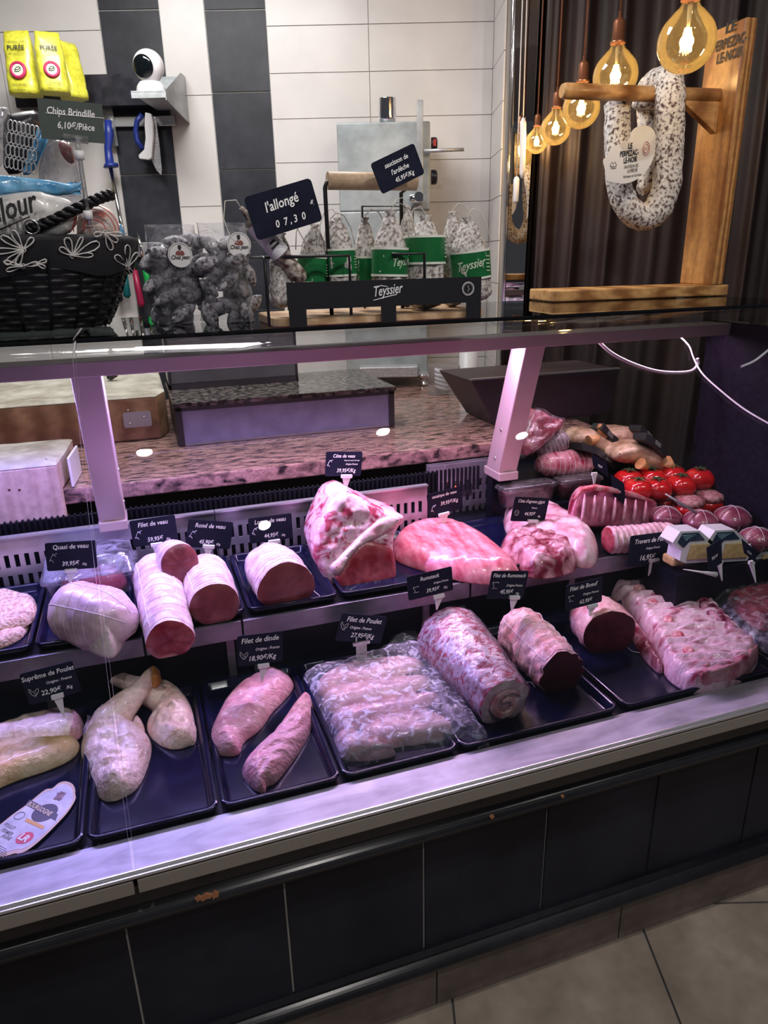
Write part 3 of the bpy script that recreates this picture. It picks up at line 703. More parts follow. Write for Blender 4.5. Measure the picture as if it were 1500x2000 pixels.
# yellow puree bags
yel = mat('yellow_foil', (.62, .60, .035), (.78, .76, .08), 20, rough=.32, bump=.35, bscale=26, coat=.2)
magenta = mat('label_magenta', (.55, .02, .12), rough=.5); ink = mat('print_black', (.015, .015, .015), rough=.6)
def pouch(pxc, wpx, ytop, ybot, D, rot, label, prn):
    q = W(pxc, ybot, D); s = scale_at(q); w_ = wpx*s; h = (ybot-ytop)*s*1.04; base = fr(q.dot(RT), D, zsh+.003)
    u = (RT*math.cos(rot)+FW*math.sin(rot)); n = UP.cross(u)*-1; n = -FW*math.cos(rot)+RT*math.sin(rot)
    rs = []
    for i in range(15):
        k = i/14; th = .045*(1-k)**.6*(1 if k > .0 else .9)+.003; ww = w_/2*(1-.10*k-.35*max(0, k-.72)); R = []
        for j in range(24):
            a = 2*math.pi*j/24; ca, sa = math.cos(a), math.sin(a)
            x = ww*abs(ca)**.45*(1 if ca > 0 else -1); y = th*abs(sa)**.7*(1 if sa > 0 else -1)
            p = base+u*x+n*y+UP*(h*k); p += n*(.005*fbm(p, 38, pxc))+u*(.003*fbm(p, 30, pxc+9)); R.append(p)
        rs.append(R)
    t = thing('puree_bag', label, 'food bag', base, 'yellow puree bags on the wall shelf')
    obj('pouch', MB().rings(rs), yel, t)
    if prn:
        o = base+n*.049
        def face(z): return base+n*(.045*(1-z)**.6+.0075)+UP*(h*z)
        up_ = (face(.75)-face(.15)).normalized()
        mb = MB(); text_mb(mb, 'PURÉE', face(.68), u, up_, h*.105, 'C', 0, bold=.0004, depth=.001); text_mb(mb, 'DU CANTALOU', face(.61), u, up_, h*.035, 'C', 0, depth=.001)
        text_mb(mb, 'préparation pour purée', face(.80), u, up_, h*.032, 'C', 0, depth=.001)
        obj('printing', mb, ink, t); mb = MB(); text_mb(mb, 'Poids net 500g', face(.12), u, up_, h*.04, 'C', 0, depth=.002); text_mb(mb, '4 personnes', face(.03), u, up_, h*.04, 'C', 0, depth=.004)
        obj('weight_printing', mb, ink, t)
        mb = MB(); c = face(.36); mb.tube([c+u*a+up_*b for a, b in circ(0, 0, w_*.22, 24)][:-1], w_*.055, 6, closed=True)
        obj('ring_badge', mb, magenta, t)
        mb = MB(); mb.prism(circ(0, 0, w_*.2, 20)[:-1], c+n*.001, u, up_, n*.0015); obj('badge_centre', mb, mat('badge_cream', (.75, .73, .6), rough=.6), t)
        mb = MB()
        for P in ([(-.1, -.05), (-.04, .08), (.05, .1), (.1, .02), (.03, -.05), (-.1, -.05)], [(-.1, .02), (.0, .0), (.1, .08)]): stroke(mb, [(a*w_, b*w_) for a, b in P], c+n*.003, u, up_, .0012)
        obj('badge_drawing', mb, mat('leaf_green_ink', (.03, .12, .03), rough=.6), t)
pouch(50, 58, 70, 175, 3.05, .05, 'yellow puree bag standing leftmost on the steel wall shelf', True)
pouch(108, 54, 76, 176, 3.03, .35, 'yellow puree bag with a turned front, middle of three', True)
pouch(143, 46, 80, 173, 3.13, .9, 'yellow puree bag tucked sideways behind the others, rightmost of three', False)
# magnetic bars and knives
def bar_(px0, px1, py0, py1, label):
    a = W(px0, py0, 3.31); b = W(px1, py1, 3.31)
    return tag(obj('magnetic_knife_bar', MB().obox(fr(a.dot(RT), 3.312, b.z), RT*(b.dot(RT)-a.dot(RT)), FW*.018, UP*(a.z-b.z)), alu, bevel=.002), label, 'knife bar')
bar_(212, 342, 228, 245, 'steel magnetic bar on the wall holding the white handled knife')
bar_(255, 312, 474, 501, 'lower steel magnetic bar beside the patterned basket')
# white / blue handled knife
def flat_poly(mb, pts, D, th): 
    P = [W(a, b, D) for a, b in pts]; n = len(P); mb.add(P+[p+FW*th for p in P], [tuple(range(n))[::-1], tuple(range(n, 2*n))]+[(i, (i+1) % n, (i+1) % n+n, i+n) for i in range(n)])
    return mb
t = thing('butcher_knife', 'broad knife with white and blue handles hanging under the shelf', 'knife', W(290, 310, 3.29))
obj('white_handle', flat_poly(MB(), [(283, 219), (295, 222), (299, 240), (299, 270), (297, 290), (296, 308), (290, 312), (272, 310), (270, 303), (281, 292), (284, 270), (282, 245)], 3.262, .02), WHT, t, bevel=.003)
obj('blue_handle', MB().tube([W(a, b, 3.27) for a, b in ((278, 224), (268, 236), (265, 255), (268, 275), (279, 291))], .011, 10), mat('handle_blue', (.012, .03, .22), rough=.4), t)
obj('blade', flat_poly(MB(), [(299, 228), (304, 228), (311, 280), (316, 330), (315, 342), (306, 333), (296, 313), (297, 290)], 3.285, .002), STEEL, t)
t = thing('sharpening_steel', 'sharpening steel with a blue handle hanging by the wall shelf', 'sharpening steel', W(235, 470, 3.26))
obj('steel_rod', MB().tube([W(216, 328, 3.26), W(238, 445, 3.26), W(248, 500, 3.26)], .0085, 12), CHROME, t)
obj('blue_grip', MB().tube([W(211, 235, 3.26), W(213, 262, 3.26), W(211, 290, 3.26), W(214, 318, 3.26), W(216, 322, 3.26), W(217, 327, 3.26)], [.014, .018, .015, .017, .03, .03], 14), mat('handle_blue', (0, 0, 0)), t)
obj('hang_ring', MB().tube([W(213+a, 236+b, 3.26) for a, b in circ(0, 0, 6, 12)][:-1], .0015, 6, closed=True), CHROME, t)
t = thing('steel_hook', 'bright steel hook and bracket beside the sharpening steel', 'hook', W(222, 240, 3.3))
obj('hook_plate', flat_poly(MB(), [(205, 205), (218, 205), (231, 285), (222, 285)], 3.30, .004), STEELD, t)
def knife(pb, pt, pe, col, nm, label):
    t = thing('kitchen_knife', label, 'knife', W(*pe, 3.29), 'coloured handled knives on the lower bar')
    q = [W(*p, 3.285) for p in (pb, pt, pe)]
    obj('blade', MB().tube([q[0], q[0].lerp(q[1], .5), q[1]], [.004, .011, .012], 4), CHROME, t)
    obj('handle', MB().tube([q[1], q[1].lerp(q[2], .5), q[2].lerp(q[1], .1), q[2]], [.012, .014, .016, .008], 12), mat('handle_'+nm, col, rough=.4), t)
knife((269, 452), (281, 512), (293, 572), (.0, .28, .05), 'green', 'green handled knife hanging rightmost beside the basket')
knife((256, 470), (263, 528), (277, 600), (.28, .008, .05), 'crimson', 'crimson handled knife hanging between green and teal ones')
knife((238, 480), (243, 530), (249, 582), (.0, .09, .10), 'teal', 'teal handled knife hanging close to the basket')
knife((226, 480), (228, 540), (234, 590), (.01, .01, .02), 'black', 'black handled knife half hidden behind the basket')
# hanging pull cords in front of the mirror
for (pts, lab) in ((((1023, 0), (1023, 100), (1022, 230)), 'upper'), (((1010, 60), (1010, 250), (1009, 345)), 'lower')):
    D = 2.95; t = thing('pull_cord', {'upper': 'white pull cord with the higher grip in front of the mirror', 'lower': 'white pull cord with the lower grip in front of the mirror'}[lab], 'pull cord', W(*pts[-1], D))
    P = [W(*p, D) for p in pts]; P[0] = V((P[1].x, P[1].y, 2.7)); P[1] = V((P[1].x, P[1].y, P[1].z))
    obj('cord', MB().tube([P[0], V((P[2].x, P[2].y, P[2].z))], .0022, 6), WHT, t)
    e = W(pts[-1][0]-2, pts[-1][1]+(118 if lab == 'upper' else 52), D)
    obj('grip', MB().tube([P[2], P[2].lerp(e, .1), P[2].lerp(e, .9), e], [.006, .012, .011, .006], 12), WHT, t)
# ================================================================ trays
tray_m = mat('tray_black_gloss', (.002, .003, .014), (.005, .006, .030), 9, rough=.15, spec=.3, bump=.05, bscale=18, detail=7)
def tray(x0, x1, y0, y1, z, h, label, group, r=.018):
    x0 += .0015; x1 -= .0015; mb = MB()
    def loop(ins, zz, rr): return [V((x0+ins+a, y0+ins+b, zz)) for a, b in rrect(x1-x0-2*ins, y1-y0-2*ins, max(rr, .003), 5)]
    mb.rings([loop(.006, z, r), loop(0, z+h-.002, r), loop(.001, z+h, r), loop(.006, z+h, r-.004), loop(.010, z+h-.002, r-.006), loop(.014, z+.005, r-.008), loop(.018, z+.003, r-.010)], cap=True, smooth=True)
    return tag(obj('meat_tray', mb, tray_m), label, 'tray', group)
ZD, ZS = .5725, .7125
G = 'black trays on the front deck'
bx = [-.375, -.170, .035, .240]
names = ['black tray under the chicken breasts at the left end', 'black tray with the two chicken legs', 'black tray with the two turkey fillets', 'black tray under the plastic wrapped chicken fillets', 'black tray holding the rump steak rolls', 'long black tray under the beef fillet and the rib slab']
for i, (a, b) in enumerate(((-.375, -.17), (-.17, .035), (.035, .24), (.24, .46), (.46, .80), (.81, 1.21))): tray(a, b, .962, 1.345, ZD, .020, names[i], G)
G = 'black trays on the raised shelf'
names = ['black tray under the breaded escalopes', 'black tray under the large tied veal rump', 'black tray with the rolled veal fillet and round', 'black tray with the tied veal loin', 'black tray under the large veal rib joint']
for i, (a, b) in enumerate(((-.47, -.262), (-.260, -.062), (-.058, .15), (.152, .352), (.356, .62))): tray(a, b, 1.362, 1.68, ZS, .020, names[i], G)
tray(.63, 1.0, 1.362, 1.68, ZS, .018, 'black tray under the long pale veal escalope piece and lamb', G)
# ================================================================ meat materials
veal_fat = mat('veal_fat', (.55, .34, .40), (.80, .64, .68), 38, rough=.42, bump=.35, bscale=60, coat=.15, detail=6)
veal_cut = mat('veal_cut', (.13, .018, .028), (.27, .062, .075), 18, rough=.35, coat=.12, detail=6, lo=.3, hi=.75)
veal_red = mat('veal_red', (.26, .012, .03), (.50, .10, .14), 30, rough=.28, coat=.4, bump=.3, bscale=50, lo=.35, hi=.7)
beef_cut = mat('beef_cut', (.035, .002, .007), (.075, .006, .016), 20, rough=.5, coat=0, spec=.25)
beef_fat = mat('beef_rim_fat', (.50, .16, .17), (.76, .52, .50), 30, rough=.45, bump=1, bscale=55, coat=.15, detail=8, lo=.30, hi=.60)
marble = mat('marbled_beef', (.46, .03, .07), (.80, .62, .68), 40, rough=.32, bump=.6, bscale=70, coat=.3, detail=8, lo=.42, hi=.55, distort=1.8, stretch=(.8, 1.6, 1), rot=(0, 0, .6))
skin = mat('chicken_skin', (.80, .54, .46), (.92, .76, .70), 26, rough=.38, bump=1, bscale=85, coat=.25, detail=6, lo=.3, hi=.65)
skin_y = mat('yellow_chicken_skin', (.70, .42, .16), (.84, .66, .44), 18, rough=.4, bump=.5, bscale=120, coat=.25)
turkey = mat('turkey_meat', (.58, .23, .28), (.78, .46, .50), 26, rough=.36, bump=.8, bscale=90, coat=.2, detail=7, lo=.3, hi=.7, stretch=(1, 2.2, 1))
fillet = mat('chicken_fillet', (.66, .34, .30), (.84, .58, .52), 12, rough=.32, coat=.3, bump=.2, bscale=40)
pinkm = mat('pink_escalope', (.50, .08, .12), (.76, .31, .35), 22, rough=.33, coat=.3, bump=.25, bscale=50, stretch=(2.5, .6, 1), rot=(0, 0, .5))
lamb_m = mat('lamb_meat', (.18, .008, .03), (.68, .36, .42), 22, rough=.36, coat=.25, bump=.5, bscale=40, detail=7, lo=.42, hi=.64, distort=.6, mottle=.3)
crumbs = mat('breadcrumbs', (.48, .26, .19), (.80, .60, .50), 130, rough=.8, bump=1, bscale=170, detail=3)
netm = mat('butcher_net', (.80, .74, .78), rough=.6)
film = glassy('cling_film', (.97, .97, 1), refl=.06, rough=.10, haze=.22, hazecol=(.82, .82, .92), crinkle=.004, hscale=34, hlo=.5, hhi=.68, edge=.5)
def O(name, mb, m, par, label=None): return obj(name, mb, m, par, label=label)
# ================================================================ price tags
def outline_animal(kind):
    if kind == 'hen':
        return [[(0, .55), (.08, .72), (.05, .9), (.12, .78), (.2, .8), (.25, .6), (.38, .48), (.6, .5), (.75, .68), (.95, .72), (.92, .45), (.75, .2), (.5, .08), (.28, .12), (.15, .3), (.12, .5), (0, .55)], [(.42, .08), (.4, -.06)], [(.58, .1), (.6, -.06)], [(.4, .35), (.55, .25), (.7, .36)]]
    if kind == 'calf':
        return [[(.0, .2), (.18, .32), (.25, .6), (.45, .78), (.42, .95), (.55, .82), (.8, .9), (.98, .98)], [(.0, .2), (.1, .08), (.3, .2), (.4, .05), (.46, -.1)], [(.55, .82), (.75, .66), (.8, .6)]]
    if kind == 'cow':
        return [[(.08, .9), (.2, .8), (.5, .82), (.75, .9), (.8, .75), (.95, .8)], [(.08, .9), (.1, .6), (.3, .45), (.22, .2), (.1, .05)], [(.22, .2), (.5, .1), (.8, .15)], [(.0, .75), (.08, .7)]]
    return [circ(.5, .4, .4, 14), circ(.35, .5, .05, 6), circ(.65, .5, .05, 6), [(.35, .25), (.5, .18), (.65, .25)]]
def price_tag(TL, TR, BL, y, head, label, lines, animal=None, an=(.1, .42, .2), holder=None, tip=None, tipz=None, group='slate price tags in the case', hm=None, cardm=None, r=.004, name='price_tag', chalk=None):
    a, b, c = ony(*TL, y), ony(*TR, y), ony(*BL, y)
    u = (b-a); w_ = u.length; u.normalize(); n = V((0, -1, 0)); n = (n-u*n.dot(u)).normalized(); v = n.cross(u).normalized()
    if v.z < 0: v = -v
    h = abs((a-c).dot(v)); o = a-v*h
    t = thing(name, label, 'price tag', tip if tip is not None else o+u*w_/2, group)
    cd_ = obj('card', MB().prism(rrect(w_, h, min(r, h*.1)), o+n*.0005, u, v, -n*.0012), cardm or SLATE, t)
    mb = MB()
    for L_ in lines:
        s, x, yv, sz = L_[:4]; al = L_[4] if len(L_) > 4 else 'C'; rot = L_[5] if len(L_) > 5 else 0
        uu = u*math.cos(rot)+v*math.sin(rot); vv = v*math.cos(rot)-u*math.sin(rot)
        text_mb(mb, s, o+u*(w_*x)+v*(h*(1-yv))+n*.0006, uu, vv, h*sz, al, bold=h*sz*.013, depth=.0004, squeeze=.84)
    if animal:
        ax_, ay_, asz = an
        for P in outline_animal(animal): stroke(mb, [(w_*ax_*.7+p*h*asz*.85, h*(1-ay_)-h*asz*.5+q*h*asz) for p, q in P], o+n*.0006, u, v, .00035, 4)
    obj('chalk_writing', mb, chalk or CHALK, t)
    if holder:   # holder: pixel of the clip middle; tip: where the spike goes in
        q = ony(*holder, y); s = scale_at(q); W_ = 11*s; hm = hm or WHT
        mb = MB(); mb.obox(q-u*W_+n*.001-v*.003, u*2*W_, v*.0075, n*.006)
        e = ony(*tip_px, y) if False else (V(tip) if tip is not None else q-UP*.03)
        mb.hexa([e-u*.001+n*.002, e+u*.001+n*.002, e+u*.001+n*.003, e-u*.001+n*.003], [q-u*W_*.75+n*.001-v*.003, q+u*W_*.75+n*.001-v*.003, q+u*W_*.75+n*.005-v*.003, q-u*W_*.75+n*.005-v*.003])
        obj('holder', mb, hm, t)
    return t
def dt(TL, TR, BL, y, nm, lines, label, animal, holder, tip, **k):
    return price_tag(TL, TR, BL, y, nm, label, lines, animal, holder=holder, tip=ony(*tip, y), **k)
# front deck
def yz(px, py, z): return onz(px, py, z).y
dt((37, 1317), (141, 1290), (45, 1381), yz(125, 1398, .62), '', [('Suprême de Poulet', .5, .26, .205, 'C'), ('Origine : France', .66, .5, .12), ('22,90€', .46, .80, .21), ('/Kg', .80, .80, .14)], 'tag reading Suprême de Poulet stuck in the left chicken breasts', 'hen', (113, 1358), (126, 1400), an=(.09, .62, .3))
dt((463, 1243), (552, 1232), (467, 1302), yz(512, 1330, .63), '', [('Filet de dinde', .5, .26, .24), ('Origine : France', .66, .54, .13), ('18,90€/Kg', .55, .86, .23)], 'tag reading Filet de dinde standing in the upper turkey fillet', 'hen', (514, 1299), (511, 1330), an=(.06, .62, .3))
t = dt((668, 1197), (757, 1205), (668, 1252), yz(705, 1285, .60), '', [('Filet de Poulet', .52, .27, .25), ('Origine : France', .48, .52, .14), ('27,95€/Kg', .56, .82, .23)], 'tag reading Filet de Poulet on a metal clip above wrapped chicken', 'hen', None, (705, 1285), an=(.04, .42, .33))
q = ony(705, 1262, yz(705, 1285, .60)); mb = MB().box((q.x-.012, q.y-.004, q.z-.016), (q.x+.012, q.y-.001, q.z+.008)).box((q.x-.019, q.y-.006, q.z+.006), (q.x+.019, q.y-.001, q.z+.013)).box((q.x-.02, q.y-.008, .5935), (q.x+.02, q.y+.008, .598))
for s in (-1, 1): mb.tube([(q.x+s*.012, q.y-.005, q.z+.013), (q.x+s*.012, q.y-.008, q.z+.028)], .002, 8)
mb.box((q.x-.012, q.y-.003, .597), (q.x+.012, q.y-.001, q.z-.01)); obj('metal_clip', mb, STEEL, t)
dt((794, 1127), (882, 1106), (804, 1172), yz(855, 1190, .69), '', [('Rumsteck', .5, .30, .23), ('Origine France', .74, .55, .12), ('39,95€', .55, .84, .22), ('/Kg', .83, .84, .13)], 'tag reading Rumsteck stuck in the plastic wrapped marbled roll', 'cow', (856, 1164), (852, 1190), an=(.16, .6, .32))
dt((961, 1115), (1033, 1115), (962, 1170), yz(1000, 1190, .69), '', [('Filet de Rumsteack', .5, .22, .19), ('Origine France', .68, .55, .12), ('45,95€', .5, .80, .2), ('/Kg', .80, .84, .11)], 'tag reading Filet de Rumsteack in the smaller tied beef roll', 'cow', (1003, 1166), (998, 1192), an=(.1, .5, .3))
dt((1106, 1144), (1177, 1127), (1115, 1190), yz(1152, 1195, .67), '', [('Filet de Boeuf', .48, .26, .24), ('Origine France', .68, .55, .13), ('62,95€', .55, .86, .22)], 'tag reading Filet de Boeuf in the short dark beef fillet', 'cow', (1155, 1183), (1150, 1202), an=(.08, .56, .3))
dt((1232, 1047), (1310, 1037), (1235, 1106), yz(1266, 1125, .66), '', [('Travers de Porc', .52, .28, .21), ('Origine France', .6, .5, .1), ('16,95€', .5, .84, .24)], 'tag reading Travers de Porc in the pork rib slab', None, (1275, 1094), (1265, 1124))
# shelf
dt((87, 1061), (187, 1055), (89, 1116), 1.50, '', [('Quasi de veau', .5, .24, .23), ('39,95€', .47, .84, .22), ('/Kg', .74, .86, .12)], 'tag reading Quasi de veau in the big veal rump at left', 'calf', (139, 1114), (137, 1141), an=(.09, .52, .3))
dt((252, 1018), (341, 1005), (257, 1070), 1.60, '', [('Filet de veau', .5, .28, .24), ('59,95€', .5, .86, .22), ('/Kg', .78, .9, .12)], 'tag reading Filet de veau in the long rolled veal fillet', 'calf', (306, 1063), (307, 1090), an=(.1, .55, .3))
dt((368, 1014), (456, 1020), (366, 1068), 1.60, '', [('Rond de veau', .5, .26, .22), ('45,90€', .45, .84, .2), ('/Kg', .72, .88, .12)], 'tag reading Rond de veau in the pale netted veal round', 'calf', (407, 1067), (404, 1092), an=(.08, .52, .28))
dt((484, 1013), (569, 1002), (489, 1062), 1.59, '', [('Longe de veau', .5, .26, .24), ('44,95€', .5, .84, .22), ('/Kg', .78, .86, .12)], 'tag reading Longe de veau in the tied veal loin', 'calf', (535, 1057), (534, 1082), an=(.09, .52, .28))
dt((637, 882), (708, 882), (638, 930), 1.62, '', [('Côte de veau', .5, .24, .2), ('Veau de notre Correze', .72, .38, .08), ('Origine France', .72, .54, .1), ('39,95€/Kg', .58, .84, .22)], 'tag reading Côte de veau on top of the tallest veal joint', 'calf', (676, 930), (674, 958), an=(.06, .46, .28))
dt((833, 966), (900, 949), (839, 1010), 1.60, '', [('escalope de veau', .5, .24, .19), ('39,95€/Kg', .62, .62, .22)], 'tag reading escalope de veau in front of the steel control box', 'calf', (866, 1004), (866, 1030), an=(.1, .66, .28))
dt((1006, 970), (1073, 973), (1012, 1018), 1.50, '', [("Côte d'agneau gigot", .5, .22, .18), ('France', .62, .46, .11), ('44,95€', .52, .74, .2), ('/Kg', .8, .8, .1)], "tag reading Côte d'agneau gigot among the lamb pieces", 'pig', (1039, 1017), (1037, 1046), an=(.08, .62, .28))
def edge_tag(P, hold, tip, y, label, num=None):
    """a price tag seen nearly edge-on, turned towards the right"""
    q = [ony(*p, y) for p in P]; t = thing('price_tag', label, 'price tag', ony(*tip, y), 'slate price tags in the case')
    dy = [0, -.012, -.012, 0]; P = [((a-P[0][0])*.72+P[0][0], (b-P[0][1])*.85+P[0][1]) for a, b in P]; q = [ony(*p, y) for p in P]
    q = [V((p.x, p.y+d, p.z)) for p, d in zip(q, dy)]; n = (q[1]-q[0]).cross(q[3]-q[0]).normalized()
    if n.dot(EYE-q[0]) < 0: n = -n
    mb = MB(); mb.add(q+[p-n*.0012 for p in q], [(0, 1, 2, 3), (7, 6, 5, 4), (0, 1, 5, 4), (1, 2, 6, 5), (2, 3, 7, 6), (3, 0, 4, 7)]); obj('card', mb, SLATE, t)
    m = (q[0]+q[1]+q[2]+q[3])/4; u = (q[1]-q[0]).normalized(); v = (q[0]-q[3]).normalized()
    mb = MB(); text_mb(mb, num or '95€', m-v*.008, u, v, .012, 'C', depth=.001, bold=.0002, squeeze=.8); obj('chalk_writing', mb, CHALK, t)
    h = ony(*hold, y); e = ony(*tip, y); mb = MB().obox(h-V((.008, 0, .003)), V((.016, 0, 0)), V((0, .006, 0)), UP*.008)
    mb.hexa([e, e+V((.002, 0, 0)), e+V((.002, .002, 0)), e+V((0, .002, 0))], [h-V((.006, 0, .003)), h+V((.006, 0, -.003)), h+V((.006, .005, -.003)), h+V((-.006, .005, -.003))]); obj('holder', mb, WHT, t)
edge_tag([(1192, 925), (1222, 945), (1228, 998), (1200, 975)], (1212, 985), (1208, 1030), 1.50, 'tag seen edge-on in the upright lamb rack')
edge_tag([(1155, 885), (1190, 905), (1195, 940), (1160, 915)], (1162, 927), (1160, 950), 1.58, 'dark tag seen edge-on before the netted roast at the back')
edge_tag([(1380, 1070), (1410, 1045), (1412, 1100), (1385, 1125)], (1407, 1100), (1410, 1135), 1.20, 'tag seen edge-on beside the yellow terrine packs')
edge_tag([(1448, 1052), (1475, 1075), (1478, 1105), (1455, 1085)], (1470, 1100), (1476, 1138), 1.15, 'tag seen edge-on at the far right of the case')
# ================================================================ front deck meats
def M1(name, label, cat, px, z0, H, R, m, group=None, **k):
    mb = MB(); mound(mb, px, z0, H, R, **k); o = obj(name, mb, m); return tag(o, label, cat, group)
zt = ZD+.0035
D3 = lambda L, ox, oy, s: [(ox+a/s, oy+b/s) for a, b in L]
# chicken breasts
gb = 'skin-on chicken breasts in the left tray'
mb = MB(); mound(mb, [(-60, 1442), (0, 1420), (50, 1402), (95, 1390), (140, 1384), (160, 1398), (162, 1422), (145, 1440), (110, 1448), (60, 1452), (0, 1462), (-60, 1475)], zt, .034, .03, amp=.004, seed=3)
o = tag(obj('chicken_breast', mb, skin), 'upper skin-on chicken breast with a pink end at the left', 'chicken breast', gb)
mb = MB(); mound(mb, [(130, 1388), (150, 1390), (163, 1402), (163, 1424), (146, 1440), (130, 1440), (140, 1415)], zt+.004, .033, .02, amp=.001, seed=3); obj('bare_meat', mb, turkey, o, label='pink bare flesh at the end')
mb = MB(); mound(mb, [(-60, 1490), (0, 1455), (40, 1447), (110, 1443), (153, 1439), (155, 1455), (140, 1475), (95, 1495), (40, 1512), (0, 1528), (-60, 1560)], zt, .034, .028, amp=.004, seed=8)
o = tag(obj('chicken_breast', mb, skin_y), 'lower skin-on chicken breast with yellowish edge at the left', 'chicken breast', gb)
# chicken legs
legA = D3([(935, 180), (925, 215), (830, 335), (785, 450), (770, 500), (850, 530), (885, 580), (880, 650), (850, 760), (790, 860), (690, 915), (600, 920), (550, 870), (512, 800), (525, 780), (492, 700), (465, 640), (490, 530), (540, 430), (640, 350), (760, 270), (850, 185), (900, 165)], 0, 1250, 3)
legB = D3([(590, 215), (600, 190), (640, 178), (700, 205), (790, 225), (870, 235), (950, 240), (1050, 280), (1110, 350), (1135, 430), (1150, 520), (1152, 590), (1060, 615), (990, 620), (920, 590), (870, 545), (850, 480), (905, 430), (880, 370), (800, 310), (700, 290), (610, 245)], 0, 1250, 3)
gb = 'chicken legs crossed in the second tray'
def limb(mb, pts):   # tapered drumstick: (px, py, radius px, height of the axis)
    P = [onz(a/3, 1250+b/3, z) for a, b, r, z in pts]; rr = [p[2]/3*scale_at(q) for p, q in zip(pts, P)]; Q = []; R_ = []
    for i in range(len(P)-1):
        for k in range(6): f = k/6; Q.append(P[i].lerp(P[i+1], f)); R_.append(rr[i]*(1-f)+rr[i+1]*f)
    Q.append(P[-1]); R_.append(rr[-1]); n0 = len(mb.v); mb.tube(Q, R_, 22)
    for p in mb.v[n0:]: p += V((fbm(p, 45, 1), fbm(p, 45, 4), fbm(p, 45, 7)))*.002
    return mb
thB = D3([(925, 260), (980, 250), (1050, 280), (1110, 350), (1135, 430), (1140, 480), (1152, 500), (1148, 590), (1110, 600), (1060, 618), (990, 622), (920, 590), (870, 545), (850, 480), (900, 430), (880, 380), (860, 320)], 0, 1250, 3)
mb = MB(); mound(mb, thB, zt, .036, .034, res=.004, amp=.012, seed=11, ns=42, at=.25); limb(mb, [(600, 205, 34, zt+.030), (640, 212, 38, zt+.032), (740, 245, 46, zt+.034), (860, 300, 72, zt+.028), (960, 360, 80, zt+.012)])
o = tag(obj('chicken_quarter', mb, skin), 'chicken leg lying behind, its bone end pointing left', 'chicken leg', gb)
mb = MB(); mound(mb, D3([(584, 212), (600, 182), (640, 174), (655, 210), (640, 250), (608, 250)], 0, 1250, 3), zt+.018, .030, .012, res=.003, amp=.001); obj('leg_end', mb, mat('leg_end_yellow', (.60, .26, .06), (.75, .45, .14), 30, rough=.45, bump=.3), o)
thA = D3([(560, 420), (640, 400), (740, 440), (790, 490), (850, 530), (888, 580), (882, 660), (850, 760), (800, 855), (690, 918), (600, 924), (550, 870), (508, 795), (528, 775), (490, 700), (463, 640), (488, 530)], 0, 1250, 3)
mb = MB(); mound(mb, thA, zt, .042, .042, res=.004, amp=.014, seed=2, ns=42, at=.25); limb(mb, [(905, 185, 36, zt+.056), (885, 210, 44, zt+.056), (820, 290, 56, zt+.050), (730, 385, 84, zt+.034), (650, 480, 112, zt+.014), (600, 560, 105, zt+.002)])
o = tag(obj('chicken_quarter', mb, skin), 'large chicken leg lying in front, its bone end pointing up right', 'chicken leg', gb)
mb = MB(); mound(mb, D3([(862, 172), (900, 152), (942, 168), (936, 215), (900, 245), (872, 222)], 0, 1250, 3), zt+.046, .028, .014, res=.003, amp=.001, at=.6); obj('leg_end', mb, MATS['leg_end_yellow'], o)
mb = MB(); mound(mb, D3([(545, 440), (520, 500), (500, 570), (485, 560), (500, 500), (525, 450)], 0, 1250, 3), zt+.008, .025, .012, res=.003, amp=.001); obj('paper_mark', mb, mat('purple_ink_paper', (.10, .06, .12), (.5, .4, .5), 60, rough=.6), o)
mb = MB(); mound(mb, D3([(770, 500), (790, 465), (830, 465), (848, 500), (845, 540), (800, 550), (760, 530)], 0, 1250, 3), zt, .032, .015, res=.004, amp=.002)
tag(obj('chicken_knuckle', mb, skin), 'small rounded chicken piece tucked between the two legs', 'chicken piece')
# turkey fillets
tA = D3([(485, 315), (470, 350), (420, 405), (390, 430), (340, 510), (262, 560), (258, 605), (210, 620), (130, 605), (118, 545), (150, 470), (200, 375), (290, 312), (330, 300), (370, 268), (430, 275)], 350, 1180, 2.143)
tB = D3([(530, 370), (560, 385), (566, 440), (550, 520), (500, 605), (445, 680), (400, 735), (365, 742), (358, 775), (325, 768), (290, 740), (258, 700), (265, 665), (320, 605), (400, 535), (460, 440), (500, 390)], 350, 1180, 2.143)
gb = 'turkey fillets in the third tray'
def grain(x, y, h, t, d): return h+.0018*math.sin((x*.6-y)*260+3*math.sin(x*60))*min(1, t*2)
mb = MB(); mound(mb, tA, zt, .034, .036, res=.004, amp=.010, seed=5, ns=28, fn=lambda x, y, h, t, d: h); tag(obj('turkey_fillet', mb, turkey), 'broad pink turkey fillet lying under the tag', 'turkey fillet', gb)
mb = MB(); mound(mb, tB, zt, .032, .026, res=.0035, amp=.003, seed=6, fn=grain); tag(obj('turkey_fillet', mb, turkey), 'slim turkey fillet with a split tip, nearest the ledge', 'turkey fillet', gb)
